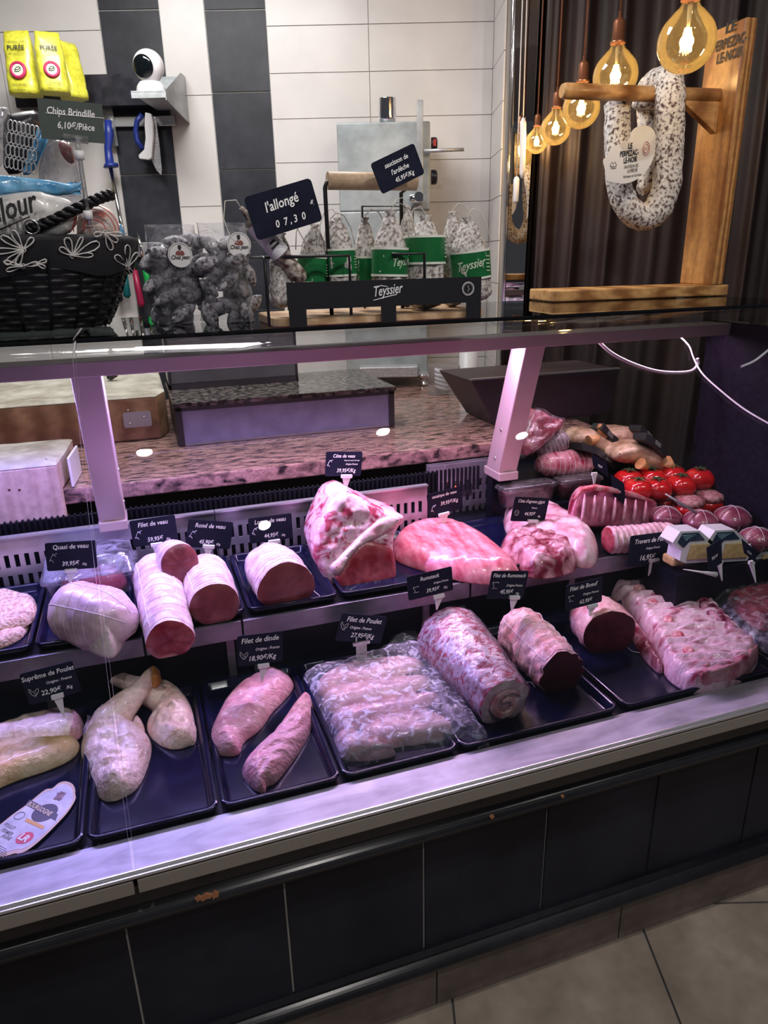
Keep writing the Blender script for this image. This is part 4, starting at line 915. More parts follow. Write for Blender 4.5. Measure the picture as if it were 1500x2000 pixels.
# wrapped chicken fillets
gb = 'chicken fillets in the plastic sheet'
fl = [([(612, 1338), (640, 1312), (700, 1296), (770, 1286), (825, 1290), (838, 1310), (800, 1325), (720, 1335), (650, 1352), (620, 1352)], 'topmost of the wrapped chicken fillets'),
      ([(625, 1358), (680, 1340), (760, 1328), (840, 1322), (850, 1345), (800, 1362), (720, 1372), (650, 1388), (630, 1380)], 'second wrapped chicken fillet from the top'),
      ([(640, 1395), (700, 1378), (780, 1366), (855, 1352), (868, 1378), (800, 1398), (720, 1412), (655, 1425)], 'third wrapped chicken fillet from the top'),
      ([(700, 1430), (740, 1402), (800, 1392), (850, 1395), (885, 1412), (890, 1435), (830, 1445), (750, 1455), (705, 1450)], 'wrapped chicken fillet lowest right, with orange edge'),
      ([(652, 1432), (690, 1425), (712, 1440), (760, 1458), (780, 1468), (720, 1480), (668, 1478), (652, 1460)], 'wrapped chicken fillet lowest left under the sheet')]
for P, lb in fl:
    mb = MB(); mound(mb, P, zt, .030, .024, res=.005, amp=.003, seed=len(lb)); tag(obj('chicken_fillet', mb, fillet), lb, 'chicken fillet', gb)
bagp = [(583, 1322), (612, 1305), (660, 1298), (700, 1285), (752, 1268), (765, 1245), (800, 1243), (835, 1262), (868, 1300), (890, 1340), (920, 1385), (966, 1449), (930, 1452), (900, 1446), (850, 1458), (790, 1468), (730, 1478), (672, 1492), (655, 1472), (648, 1440), (628, 1400), (605, 1350)]
def crumple(x, y, h, t, d): return h+.004*abs(fbm((x, y, 0), 22, 3, 3))+.002*math.sin(50*x+40*y+5*fbm((x, y, 0), 12))
mb = MB(); mound(mb, bagp, zt+.001, .036, .034, res=.0042, amp=.002, seed=9, ns=60, sm=1, fn=crumple, bottom=False)
tag(obj('plastic_sheet', mb, glassy('bag_film', (.96, .96, 1), refl=.05, rough=.16, haze=.60, hazecol=(.80, .80, .92), crinkle=.006, hscale=44, hlo=.50, hhi=.66, edge=.5)), 'crumpled clear plastic sheet wrapping the chicken fillets', 'plastic sheet')
# beef rolls
def tied(name, label, cat, pa, pb, ra, rb, zb, body, cutm=None, zs=None, group=None, nets=0, lw=0, seed=1, amp=.003, ns=30, ridge=0, rn=0, cut=True, squash=1, netr=.0006, bulge=.06, endr=.5, face=1.0, flat=.82):
    qa = onz(*pa, zb+.05); qb = onz(*pb, zb+.04); s = scale_at(qa); Ra = ra*s; Rb = rb*scale_at(qb)
    A = onz(*pa, zb+Ra*flat*squash); B = onz(*pb, zb+Rb*flat*squash)
    mb, cf, ring, rad_ = roll(A, B, Ra, Rb, amp=amp, ns=ns, seed=seed, ridge=ridge, rn=rn, cut=cut, squash=squash, bulge=bulge, endr=endr, flat=flat)
    t = thing(name, label, cat, (A.x/2+B.x/2, A.y/2+B.y/2, zb), group); obj('joint_body', mb, body, t)
    if cf: obj('cut_face', cf, cutm, t)
    if nets: obj('netting', netting(ring, rad_, nets, netr, lengthwise=lw), netm, t)
    return t, A, B, Ra, ring, rad_
t, A, B, Ra, ring, rad_ = tied('beef_roll', 'long marbled rump roll wrapped in cling film', 'beef roll', (862, 1230), (985, 1372), 63, 52, zt, marble, veal_fat, amp=.005, ns=45, seed=3, bulge=.05)
mb = MB()
for i in range(9):
    a = .3+i*.33; r1 = .012+.0022*i; c = B+(B-A).normalized()*.008; u_, w2 = (B-A).normalized().cross(UP).normalized(), UP
    mb.tube([c+u_*(r1*1.1*math.cos(a*2+k*.4))+w2*(r1*math.sin(a*2+k*.4)) for k in range(9)], [.001]+[.0045]*7+[.001], 8)
obj('folded_end', mb, mat('folded_fat', (.55, .18, .2), (.8, .62, .62), 40, rough=.4, coat=.3), t, label='puckered white fat folds at the end')
rs = [[p+(p-A.lerp(B, k/14)).normalized()*.002 for p in ring(k/14, rad_(k/14), 0, .002+.0015*fbm((k, 0, 0), 1))] for k in range(0, 15)]
obj('film_wrap', MB().rings(rs, cap=False), film, t)
mb = MB(); mound(mb, [(800, 1225), (770, 1245), (775, 1265), (830, 1340), (900, 1430), (880, 1350), (835, 1290), (820, 1240)], zt+.001, .02, .02, res=.005, amp=.004, ns=60, fn=crumple, bottom=False, seed=5)
mound(mb, [(870, 1180), (900, 1172), (915, 1185), (912, 1215), (880, 1205)], zt+.05, .02, .02, res=.005, amp=.004, ns=60, fn=crumple, bottom=False, seed=5)
obj('loose_film', mb, film, t)
tied('beef_roll', 'tied rump fillet roll with dark round cut face', 'beef roll', (1003, 1222), (1098, 1316), 47, 49, zt, beef_fat, beef_cut, amp=.007, ns=55, seed=5, nets=8, lw=2, ridge=.02, rn=9, netr=.0005)
tied('beef_fillet', 'short dark red beef fillet under its tag', 'beef fillet', (1152, 1196), (1190, 1238), 46, 52, zt, beef_fat, beef_cut, amp=.003, ns=50, seed=9, squash=.95, endr=.35)
mb = MB(); mb.tube([onz(a, b, zt+.004) for a, b in ((1222, 1262), (1235, 1272), (1250, 1275), (1262, 1270), (1267, 1262))], .0007, 5)
tag(obj('butcher_string', mb, netm), 'loose string end beside the short beef fillet', 'string')
mb = MB(); mb.tube([onz(a, b, zt+.004) for a, b in ((1022, 1338), (1030, 1332), (1038, 1333), (1045, 1342))], .0007, 5)
tag(obj('butcher_string', mb, netm), 'loose string end between the two beef rolls', 'string')
# pork rib slab
ribP = D3([(700, 600), (712, 565), (760, 560), (850, 565), (930, 540), (1000, 540), (1100, 530), (1190, 600), (1240, 690), (1300, 760), (1400, 850), (1450, 880), (1465, 930), (1430, 990), (1350, 1050), (1200, 1090), (1130, 1085), (1060, 1050), (1010, 1010), (985, 960), (940, 860), (880, 760), (800, 680)], 900, 900, 2.5)
ra = onz(1185, 1145, .64); rb_ = onz(1370, 1420, .60)
dirv = onz(1350, 1330, zt)-onz(1200, 1150, zt); dirv = V((dirv.x, dirv.y, 0)).normalized(); dn_ = V((dirv.y, -dirv.x, 0))
def ribs(x, y, h, t, d):
    a = x*dirv.x+y*dirv.y; c = x*dn_.x+y*dn_.y
    return h+min(1, t*1.5)*(.0045*math.sin(a*190+c*12))
mb = MB(); mound(mb, ribP, zt, .046, .022, res=.0045, amp=.004, ns=26, fn=ribs, sm=1, at=.6)
pork = mat('pork_rib_slab', (.38, .03, .09), (.80, .55, .63), 22, rough=.32, coat=.3, bump=.6, bscale=60, detail=9, lo=.30, hi=.50, distort=.5, stretch=(1, 2.4, 1), rot=(0, 0, .5))
o = tag(obj('pork_rib_slab', mb, pork), 'big slab of pork ribs with white fat and rib ends', 'pork ribs')
mb = MB(); mound(mb, D3([(900, 550), (1000, 560), (1100, 600), (1180, 660), (1260, 720), (1340, 800), (1370, 850), (1320, 850), (1240, 790), (1150, 720), (1110, 660), (1030, 620), (950, 590)], 900, 900, 2.5), zt+.034, .016, .012, res=.004, amp=.008, at=.3, ns=70, seed=2); obj('lean_strip', mb, mat('dark_lean', (.14, .008, .03), (.62, .30, .38), 38, rough=.3, coat=.4, bump=.5, bscale=60, lo=.42, hi=.62), o, label='dark red lean strip along the far edge')
mb = MB(); mound(mb, D3([(1140, 1050), (1200, 1010), (1300, 1000), (1400, 950), (1445, 900), (1462, 930), (1425, 990), (1350, 1045), (1200, 1085), (1150, 1080)], 900, 900, 2.5), zt+.01, .036, .010, res=.004, amp=.004, at=.5, seed=5); obj('lean_front', mb, mat('pink_lean', (.42, .04, .09), (.74, .40, .46), 30, rough=.3, coat=.4, bump=.3), o, label='pink lean meat along the near end')
for i in range(6):
    x0, y0 = 1255+i*22, 1150+i*27; x1, y1 = x0+75-i*3, y0-32+i*4
    obj('rib', MB().tube([onz(x0, y0, zt+.040), onz((x0*2+x1)/3, (y0*2+y1)/3-2, zt+.044), onz((x0+2*x1)/3, (y0+2*y1)/3-2, zt+.044), onz(x1, y1, zt+.040)], [.003, .0075, .0075, .003], 10), pork, o)
mb = MB(); endm = mat('rib_end', (.52, .05, .10), (.78, .40, .42), 60, rough=.35, coat=.3)
for a, b in ((1245, 1148), (1275, 1175), (1305, 1210), (1325, 1240), (1345, 1270), (1375, 1296)):
    q = onz(a, b, zt+.046); mb.lathe([(.010, -.006), (.012, 0), (.009, .004), (.004, .003), (.001, .002)], q, (-.3, -.2, 1), 12)
obj('rib_ends', mb, endm, o, label='round rib ends along the edge'); 
mb = MB(); mound(mb, [(1230, 1290-12), (1340, 1385), (1345, 1425), (1310, 1412), (1290, 1370), (1262, 1320), (1240, 1300)], zt, .02, .02)
mb = MB(); mound(mb, [(1178, 1160), (1225, 1190), (1270, 1250), (1300, 1300), (1290, 1315), (1250, 1275), (1225, 1225), (1190, 1200)], zt, .026, .02, amp=.004)
tag(obj('pork_rib_piece', mb, lamb_m), 'darker rib piece lying under the big pork slab', 'pork ribs')
# vacuum packed meat at the far right
t = thing('packed_meat', 'film wrapped red meat in a dark tray at the right edge', 'packed meat', onz(1470, 1200, zt))
rp = [(1368, 1140), (1420, 1128), (1520, 1120), (1560, 1200), (1540, 1275), (1480, 1262), (1440, 1240)]
mb = MB(); mound(mb, rp, ZD+.0, .030, .01, res=.006, amp=0); obj('pack_tray', mb, tray_m, t)
mb = MB(); mound(mb, [(1395, 1142), (1430, 1134), (1520, 1130), (1540, 1190), (1500, 1235), (1450, 1205)], ZD+.03, .030, .03, res=.006, amp=.006); obj('meat', mb, veal_red, t)
mb = MB(); mound(mb, rp, ZD+.032, .034, .04, res=.005, amp=.004, fn=crumple, bottom=False); obj('wrap', mb, film, t)
# card label BOURGOGNE
t = thing('poultry_label', 'pale plastic poultry label lying in the left tray', 'label', onz(70, 1610, zt+.003))
Lp = D3([(290-290, 875), (0, 875)], 0, 0, 1)
LP = D3([(300, 875), (320, 862), (345, 838), (385, 828), (425, 842), (443, 875), (440, 905), (448, 932), (400, 1010), (330, 1085), (250, 1165), (165, 1235), (110, 1257), (92, 1250), (40, 1268), (-60, 1285), (-60, 1130), (0, 1085), (80, 1020), (160, 965), (230, 905), (275, 872)], 0, 1250, 3)
zl = zt+.004
Pz = [onz(a, b, zl) for a, b in LP]; Pw = smooth_poly([(p.x, p.y) for p in Pz], 2)
obj('label_card', MB().prism(Pw, V((0, 0, zl)), V((1, 0, 0)), V((0, 1, 0)), UP*.001), mat('label_cream', (.60, .45, .30), rough=.35), t)
cx_, cy_ = sum(p[0] for p in Pw)/len(Pw), sum(p[1] for p in Pw)/len(Pw)
obj('label_print', MB().prism([(cx_+(a-cx_)*.93, cy_+(b-cy_)*.90) for a, b in Pw], V((0, 0, zl+.001)), V((1, 0, 0)), V((0, 1, 0)), UP*.0003), mat('label_white', (.66, .66, .70), (.45, .48, .55), 18, rough=.35), t)
z2 = zl+.0014
def on_label(a, b, z=z2): return onz(a/3, 1250+b/3, z)
uL = (on_label(330, 1050)-on_label(170, 970)).normalized(); vL = UP.cross(uL)
mb = MB(); mb.prism([(p.x, p.y) for p in [on_label(150, 965), on_label(325, 1060), on_label(340, 1022), on_label(175, 935)]], V((0, 0, z2)), V((1, 0, 0)), V((0, 1, 0)), UP*.0003)
c = on_label(262, 1012); mb.prism([(c.x+.020*math.cos(i*.3), c.y+.020*math.sin(i*.3)) for i in range(21)], V((0, 0, z2-.0001)), V((1, 0, 0)), V((0, 1, 0)), UP*.0003); obj('dark_badge', mb, mat('label_black', (.02, .018, .03), rough=.4), t)
mb = MB(); text_mb(mb, 'BOURGOGNE', on_label(152, 968, z2+.0003)+vL*.001, uL, vL, .0125, 'L', 0, bold=.0002, squeeze=.72); obj('badge_name', mb, mat('gold_print', (.70, .60, .38), rough=.4), t)
mb = MB(); mb.prism([(p.x, p.y) for p in [on_label(145, 1062), on_label(250, 1110), on_label(262, 1092), on_label(158, 1044)]], V((0, 0, z2)), V((1, 0, 0)), V((0, 1, 0)), UP*.0003); obj('ochre_band', mb, mat('label_ochre', (.62, .33, .04), rough=.4), t)
mb = MB(); c = on_label(145, 1160); mb.prism([(c.x+.013*math.cos(i*.3), c.y+.012*math.sin(i*.3)) for i in range(21)], V((0, 0, z2)), V((1, 0, 0)), V((0, 1, 0)), UP*.0003); obj('red_badge', mb, mat('label_red', (.60, .02, .05), rough=.4), t)
mb = MB(); text_mb(mb, 'LR', c-vL*.006+V((0, 0, .0004)), uL, vL, .017, 'C', 0, bold=.0006); obj('red_badge_letters', mb, WHT, t)
mb = MB()
for i, (s, a, b) in enumerate((('POULET', 20, 1085), ('FERMIER', 5, 1118), ('JAUNE', 5, 1150))): text_mb(mb, s, on_label(a, b), uL, vL, .0095, 'L', 0, bold=.0001, squeeze=.7)
c = on_label(115, 1030); mb.tube([c+V((.008*math.cos(k*.4), .008*math.sin(k*.4), 0)) for k in range(16)], .0007, 4, closed=True)
for i in range(5): mb.obox(on_label(-30, 1190+i*14), uL*.028, vL*.0006, UP*.0003)
obj('label_text', mb, mat('label_grey_ink', (.22, .22, .24), rough=.5), t)
mb = MB(); c = on_label(350, 915); mb.prism([(c.x+(.008+.003*math.sin(i*1.7))*math.cos(i*.42), c.y+(.011+.002*math.cos(i*2.3))*math.sin(i*.42)) for i in range(15)], V((0, 0, z2)), V((1, 0, 0)), V((0, 1, 0)), UP*.0003); obj('hen_picture', mb, mat('hen_brown', (.09, .03, .04), (.3, .2, .2), 90, rough=.5), t)
# ================================================================ meats on the raised shelf
zs = ZS+.0035
t = thing('escalope_stack', 'breaded escalopes heaped in the tray at the left edge', 'escalope', onz(10, 1210, zs))
for i, (P, lb) in enumerate((([(-70, 1200), (0, 1190), (55, 1178), (66, 1190), (52, 1238), (0, 1264), (-70, 1275)], 0), ([(-70, 1165), (0, 1158), (28, 1157), (45, 1165), (70, 1168), (72, 1190), (60, 1215), (20, 1228), (-20, 1238), (-70, 1245)], 1))):
    mb = MB(); mound(mb, P, zs+i*.014, .022, .012, res=.004, amp=.004, seed=i, ns=60); o = obj('breaded_escalope', mb, crumbs)
    tag(o, ('breaded escalope underneath, nearest the front of the left tray', 'breaded escalope lying on top in the left tray')[i], 'escalope', 'breaded escalopes at the left edge')
bpy.data.objects.remove(t)
t, A, B, R0, ring, rad_ = tied('veal_joint', 'large netted veal rump lying across its tray at left', 'veal joint', (112, 1190), (262, 1222), 60, 50, zs, mat('netted_veal', (.50, .33, .42), (.74, .54, .58), 15, rough=.36, bump=.5, bscale=40, coat=.35, detail=7), cut=False, amp=.006, ns=22, seed=12, nets=9, lw=3, netr=.0004, bulge=.16, endr=.9)
mb = MB(); mound(mb, [(165, 1215), (200, 1195), (240, 1195), (245, 1225), (225, 1260), (205, 1263), (170, 1250), (155, 1235)], zs, .075, .03, res=.004, amp=.008, ns=60, seed=4)
obj('fat_fold', mb, mat('pale_fat', (.58, .46, .47), (.76, .66, .64), 25, rough=.45, bump=.3), t, label='folded pale fat at the front')
# clamshell behind it
t = thing('clamshell_box', 'clear plastic clamshell of sliced meat behind the large veal rump', 'plastic box', onz(170, 1150, zs+.01))
y0, y1 = 1.535, 1.675; xa, xb_ = ony(70, 1120, y0).x, ony(268, 1100, y0).x
clr = glassy('clear_box_plastic', (.93, .93, .97), refl=.10, rough=.05, haze=.22, hazecol=(.75, .75, .9), crinkle=.003, hscale=25)
def bx_rings(lv): return [[V((xa+i_+a, y0+i_+b, z)) for a, b in rrect(xb_-xa-2*i_, y1-y0-2*i_, .02, 4)] for i_, z in lv]
obj('box_base', MB().rings(bx_rings([(.018, zs+.012), (.008, .775), (0, .776), (.0, .780)]), cap=False), clr, t)
obj('box_lid', MB().rings(bx_rings([(.0, .782), (.008, .784), (.014, .82), (.03, .825)]), cap=True), clr, t)
mb = MB(); mound(mb, [V((a, b, zs+.012)) for a, b in ((xa+.03, y0+.02), (xb_-.03, y0+.02), (xb_-.03, y1-.02), (xa+.03, y1-.02))], zs+.012, .045, .03, res=.006, amp=.008, world=True)
obj('sliced_meat', mb, veal_red, t)
# veal fillet (long roll), small roll on top, veal round
tied('veal_roll', 'long rolled veal fillet with dark red end hanging forward', 'veal roll', (303, 1112), (332, 1250), 44, 45, zs, veal_fat, veal_red, amp=.003, seed=2, nets=12, lw=2, netr=.0004, bulge=.02)
mb = MB(); q = onz(345, 1107, .80); Aq = ony(330, 1085, 1.60); Bq = ony(352, 1100, 1.47); s = scale_at(Bq)
b1, cf, ring, rad_ = roll(Aq, Bq, 33*s, 37*s, amp=.001, seed=4, flat=.98)
t = thing('veal_roll', 'short veal piece with round pink face resting above the other two rolls', 'veal roll', (Bq.x, Bq.y, Bq.z-.04)); obj('joint_body', b1, veal_fat, t); obj('cut_face', cf, veal_cut, t)
tied('veal_roll', 'pale netted veal round with a smooth pink cut face', 'veal roll', (398, 1115), (420, 1182), 44, 47, zs, veal_fat, veal_cut, amp=.002, seed=7, nets=14, lw=2, netr=.0004, bulge=.05)
tied('veal_loin', 'tied veal loin with large dark pink cut face', 'veal joint', (522, 1095), (560, 1146), 46, 55, zs, veal_fat, veal_cut, amp=.004, seed=14, nets=11, lw=1, netr=.0005, squash=.92)
mb = MB(); mb.tube([onz(a, b, zs+.01) for a, b in ((608, 1140), (614, 1155), (627, 1166))], .0008, 5); tag(obj('butcher_string', mb, netm), 'white string end beside the tied veal loin', 'string')
# large rib joint
t = thing('veal_rib_joint', 'tallest veal rib joint with a broad red cut face', 'veal joint', onz(690, 1130, zs))
def face_mesh(P, y, th, back, m, nm, amp=.003, seed=0, R=.02, H=.02, sm=2, par=None, slope=.0, zc=.76):
    """thick slab whose front outline stands upright at depth y"""
    o = V((0, y, zc)); n = V((0, -1, slope)).normalized(); mb = MB(); u = V((1, 0, 0)); v = n.cross(u); v = v if v.z > 0 else -v
    Pl = mound(mb, P, 0, H, R, plane=(o, u, v, n), res=.005, amp=amp, seed=seed, sm=sm, bottom=False, at=0)
    oo = o; k = len(Pl); f = [oo+u*a+v*b for a, b in Pl]; cz = sum((p for p in f), V())/k
    rs = [f]
    for s_ in range(1, 7):
        q = s_/6; rs.append([(cz+(p-cz)*(1-.12*q*q-.25*max(0, q-.8)))+V((0, th*q, 0))+V((0, 0, -.03*q*0))+(p-cz).normalized()*(.004*fbm(p+V((0, q, 0)), 30, seed)) for p in f])
    m2 = MB().rings(rs, cap=False); m2.add(rs[-1], [tuple(range(k))], 0, False)
    return mb, m2
rp = [(520, 545), (540, 460), (600, 340), (640, 280), (690, 262), (740, 290), (800, 325), (900, 370), (965, 385), (975, 415), (930, 460), (915, 540), (925, 620), (940, 690), (900, 735), (820, 765), (700, 785), (650, 765), (600, 725), (560, 660), (530, 600)]
rp = D3(rp, 400, 850, 2.5)
fatred = mat('veal_fat_red', (.36, .03, .08), (.72, .47, .56), 30, rough=.36, coat=.3, bump=.45, bscale=45, detail=7, lo=.38, hi=.52, distort=1)
m1, m2 = face_mesh(rp, 1.475, .15, None, None, '', amp=.006, seed=4, R=.03, H=.02, slope=.35); obj('joint_body', m2, fatred, t); obj('fat_front', m1, fatred, t)
cutp = D3([(650, 690), (690, 620), (740, 540), (790, 515), (850, 530), (905, 560), (915, 620), (920, 690), (880, 730), (800, 755), (710, 762), (660, 735)], 400, 850, 2.5)
cutp = [(722+(a-722)*1.14, 1104+(b-1104)*1.10) for a, b in cutp]
m1, m2 = face_mesh(cutp, 1.458, .03, None, None, '', amp=.002, seed=2, R=.02, H=.010, slope=.35); obj('cut_face', m1, veal_red, t, label='dark red round eye of the cut'); obj('cut_rim', m2, fatred, t)
bone = D3([(640, 690), (600, 640), (660, 590), (760, 480), (860, 400), (930, 385), (960, 410), (930, 450), (850, 500), (760, 540), (700, 610), (665, 680)], 400, 850, 2.5)
m1, m2 = face_mesh(bone, 1.455, .03, None, None, '', amp=.003, seed=7, R=.012, H=.014, slope=.35); obj('rib_bone', m1, mat('bone_pale', (.55, .22, .28), (.80, .62, .64), 30, rough=.4, coat=.3, bump=.3), t, label='pale bone running up to the right')
obj('bone_side', m2, fatred, t)
# long pink escalope
mb = MB(); mound(mb, [(762, 1050), (790, 1025), (845, 1015), (900, 1020), (950, 1042), (995, 1078), (1022, 1108), (1010, 1120), (960, 1124), (900, 1118), (850, 1105), (800, 1090), (765, 1075)], zs, .050, .055, res=.005, amp=.003, at=.5, fn=lambda x, y, h, t, d: h+.0008*math.sin((x*.8+y*1.2)*300)*t)
tag(obj('veal_escalope_piece', mb, pinkm), 'long smooth pink veal piece tapering to the right', 'veal joint')
# lamb
gb = 'lamb pieces on the raised shelf'
mb = MB(); mound(mb, [(983, 990), (1000, 972), (1040, 970), (1080, 990), (1120, 1010), (1165, 1040), (1172, 1068), (1160, 1095), (1120, 1090), (1060, 1060), (1010, 1045), (985, 1025)], zs, .060, .050, res=.005, amp=.007, seed=21, at=.4)
tag(obj('lamb_joint', mb, mat('lamb_leg_fat', (.48, .18, .24), (.80, .62, .66), 16, rough=.36, coat=.3, bump=.4, detail=7, lo=.40, hi=.66)), 'pale lamb leg lying behind the lamb chunk', 'lamb', gb)
mb = MB(); mound(mb, [(974, 1058), (1000, 1042), (1050, 1040), (1110, 1048), (1125, 1070), (1130, 1100), (1100, 1112), (1060, 1118), (1030, 1116), (1010, 1095), (985, 1085)], zs, .052, .035, res=.004, amp=.010, seed=31, ns=35)
tag(obj('lamb_chunk', mb, lamb_m), 'ragged red and white lamb chunk at the front of the shelf', 'lamb', gb)
# rack of lamb, upright
t = thing('lamb_rack', 'upright lamb rack with ribs showing and a red fat edge', 'lamb rack', onz(1190, 1035, zs))
P = [(1115, 1000), (1122, 975), (1135, 955), (1160, 950), (1200, 955), (1240, 965), (1275, 975), (1284, 985), (1275, 1020), (1262, 1032), (1200, 1030), (1140, 1030), (1112, 1020)]
m1, m2 = face_mesh(P, 1.50, .04, None, None, '', amp=.002, seed=1, R=.010, H=.010, sm=1, slope=.3)
rackm = mat('rack_meat', (.26, .03, .07), (.54, .18, .26), 22, rough=.35, coat=.3)
obj('rack_front', m1, rackm, t); obj('rack_back', m2, lamb_m, t)
for i in range(7):
    a = 1142+i*20; p0 = ony(a, 965+i*2.2, 1.482); p1 = ony(a-7, 1022, 1.466); obj('rib_bone', MB().tube([p0, p0.lerp(p1, .3)-V((0, .003, 0)), p0.lerp(p1, .7)-V((0, .003, 0)), p1], [.002, .0045, .0045, .002], 8), mat('rib_pink', (.52, .20, .28), (.72, .44, .52), 30, rough=.35, coat=.3), t)
obj('fat_edge', MB().tube([ony(a, b, 1.50) for a, b in ((1122, 975), (1135, 957), (1160, 952), (1200, 958), (1240, 968), (1278, 982))], [.004, .008, .009, .008, .008, .004], 8), mat('fat_edge_red', (.55, .04, .08), (.72, .35, .38), 40, rough=.4, coat=.3), t)
tied('pork_roll', 'pale tied pork roll lying sideways below the lamb rack', 'pork roll', (1318, 1045), (1187, 1056), 27, 29, zs, mat('pale_pink_roll', (.60, .28, .34), (.80, .52, .56), 30, rough=.36, coat=.3, bump=.3), veal_red, amp=.003, seed=3, nets=12, netr=.0006, ridge=.05, rn=12, bulge=.02)
# paupiettes
gb = 'dark tied parcels at the right of the shelf'
pm_ = mat('parcel_meat', (.16, .022, .05), (.36, .12, .17), 20, rough=.33, coat=.4, detail=6)
for i, (a, b, rx, lb) in enumerate(((1300, 1010, 30, 'dark tied meat parcel next to the lamb rack'), (1368, 1020, 32, 'dark tied meat parcel in the middle under the tomatoes'), (1430, 1015, 34, 'dark tied meat parcel furthest right of the top row'), (1478, 1052, 32, 'dark tied meat parcel cut by the right edge'))):
    q = onz(a, b, zs+.03); s = scale_at(q); R = rx*s
    mb = MB(); mb.lathe([(R*math.sin(math.pi*k/12)*(1+.06*math.cos(k)), -R*.72*math.cos(math.pi*k/12)) for k in range(13)], V((q.x, q.y, zs+R*.72)), n=24)
    t = thing('meat_parcel', lb, 'meat parcel', (q.x, q.y, zs), gb); obj('parcel_body', mb, pm_, t); mb = MB(); cq = V((q.x, q.y, zs+R*.72))
    for ang in (0, 1.2, 2.3): mb.tube([cq+V((math.cos(ang)*math.cos(k*.3)*R*1.02, math.sin(ang)*math.cos(k*.3)*R*1.02, math.sin(k*.3)*R*.75)) for k in range(21)], .0006, 4, closed=True)
    obj('string', mb, netm, t)
# raised rear shelf for the pile
mb = MB(); mb.box((.955, 1.625, .712), (1.497, 1.90, .765)); mb.box((.955, 1.70, .765), (1.497, 1.90, .82)); rs_ = obj('rear_step', mb, blks, case)
# lidded trays of meat
gb = 'clear lidded trays behind the lamb'
for (a0, a1, b0, lb) in ((984, 1092, 935, 'clear lidded tray of dark meat behind the lamb leg, left one'), (1096, 1180, 935, 'clear lidded tray of minced meat partly behind the lamb rack')):
    y = 1.63; zs = .767; xa, xb_ = ony(a0, 960, y).x, ony(a1, 960, y).x; q = V(((xa+xb_)/2, y, zs)); t = thing('lidded_tray', lb, 'plastic tray', q, gb); y1 = 1.69
    def rg(lv): return [[V((xa+i_+a, y+i_+b, z)) for a, b in rrect(xb_-xa-2*i_, y1-y-2*i_, .012, 4)] for i_, z in lv]
    obj('tray_base', MB().rings(rg([(.010, zs), (.004, zs+.045), (0, zs+.047), (0, zs+.052)])), glassy('tray_clear', (.8, .8, .85), refl=.12, rough=.08, haze=.1, crinkle=.002), t)
    obj('tray_meat', MB().rings(rg([(.012, zs+.004), (.008, zs+.045)])), mat('dark_mince', (.05, .006, .012), (.20, .03, .04), 90, rough=.4, coat=.4, bump=.6), t)
    obj('tray_lid', MB().rings(rg([(0, zs+.053), (.004, zs+.058), (.016, zs+.060)])), MATS['tray_clear'], t)
zr_ = .767
def tied2(name, lb, cat, a, b, ya, yb_, ra, rb2, body, cm, **k):
    A = ony(*a, ya); B = ony(*b, yb_); s = scale_at(A); nets = k.pop('nets', 0); netr = k.pop('netr', .0006)
    mb, cf, ring, rad_ = roll(A, B, ra*s, rb2*s, **k); t = thing(name, lb, cat, (A.x/2+B.x/2, A.y/2+B.y/2, min(A.z, B.z)-ra*s)); obj('joint_body', mb, body, t)
    if cf: obj('cut_face', cf, cm, t)
    if nets: obj('netting', netting(ring, rad_, nets, netr), netm, t)
    return t
redn = mat('red_netted', (.32, .02, .05), (.64, .30, .36), 26, rough=.32, coat=.4, bump=.4, detail=7, lo=.35, hi=.62)
tied2('netted_roast', 'red netted roast lying above the lidded trays', 'roast', (1158, 903), (1048, 908), 1.72, 1.72, 24, 24, redn, None, cut=False, seed=2, nets=12, amp=.003, bulge=.1, endr=1)
tied2('netted_roast', 'grey netted roast standing behind the red roast', 'roast', (1050, 882), (1108, 853), 1.74, 1.74, 20, 20, mat('grey_meat', (.12, .09, .10), (.36, .30, .31), 30, rough=.4, coat=.3, bump=.3), None, cut=False, seed=5, nets=9, amp=.003, bulge=.1, endr=.8)
t = thing('vacuum_pack', 'vacuum packed dark red meat beside the right pillar', 'packed meat', ony(1055, 880, 1.72))
P = [(1012, 880), (1018, 850), (1030, 825), (1040, 800), (1060, 802), (1075, 815), (1102, 820), (1095, 842), (1070, 862), (1045, 882), (1025, 892)]
m1, m2 = face_mesh(P, 1.70, .07, None, None, '', amp=.008, seed=8, R=.02, H=.02, sm=1, slope=.5, zc=.93); m1.add(m2.v, m2.f, 0, True); obj('meat', m1, veal_red, t)
m1, m2 = face_mesh([(a+(a-1055)*.06, b+(b-850)*.08) for a, b in P], 1.69, .07, None, None, '', amp=.008, seed=8, R=.02, H=.026, sm=1, slope=.5, zc=.93); obj('vacuum_film', m1, film, t)
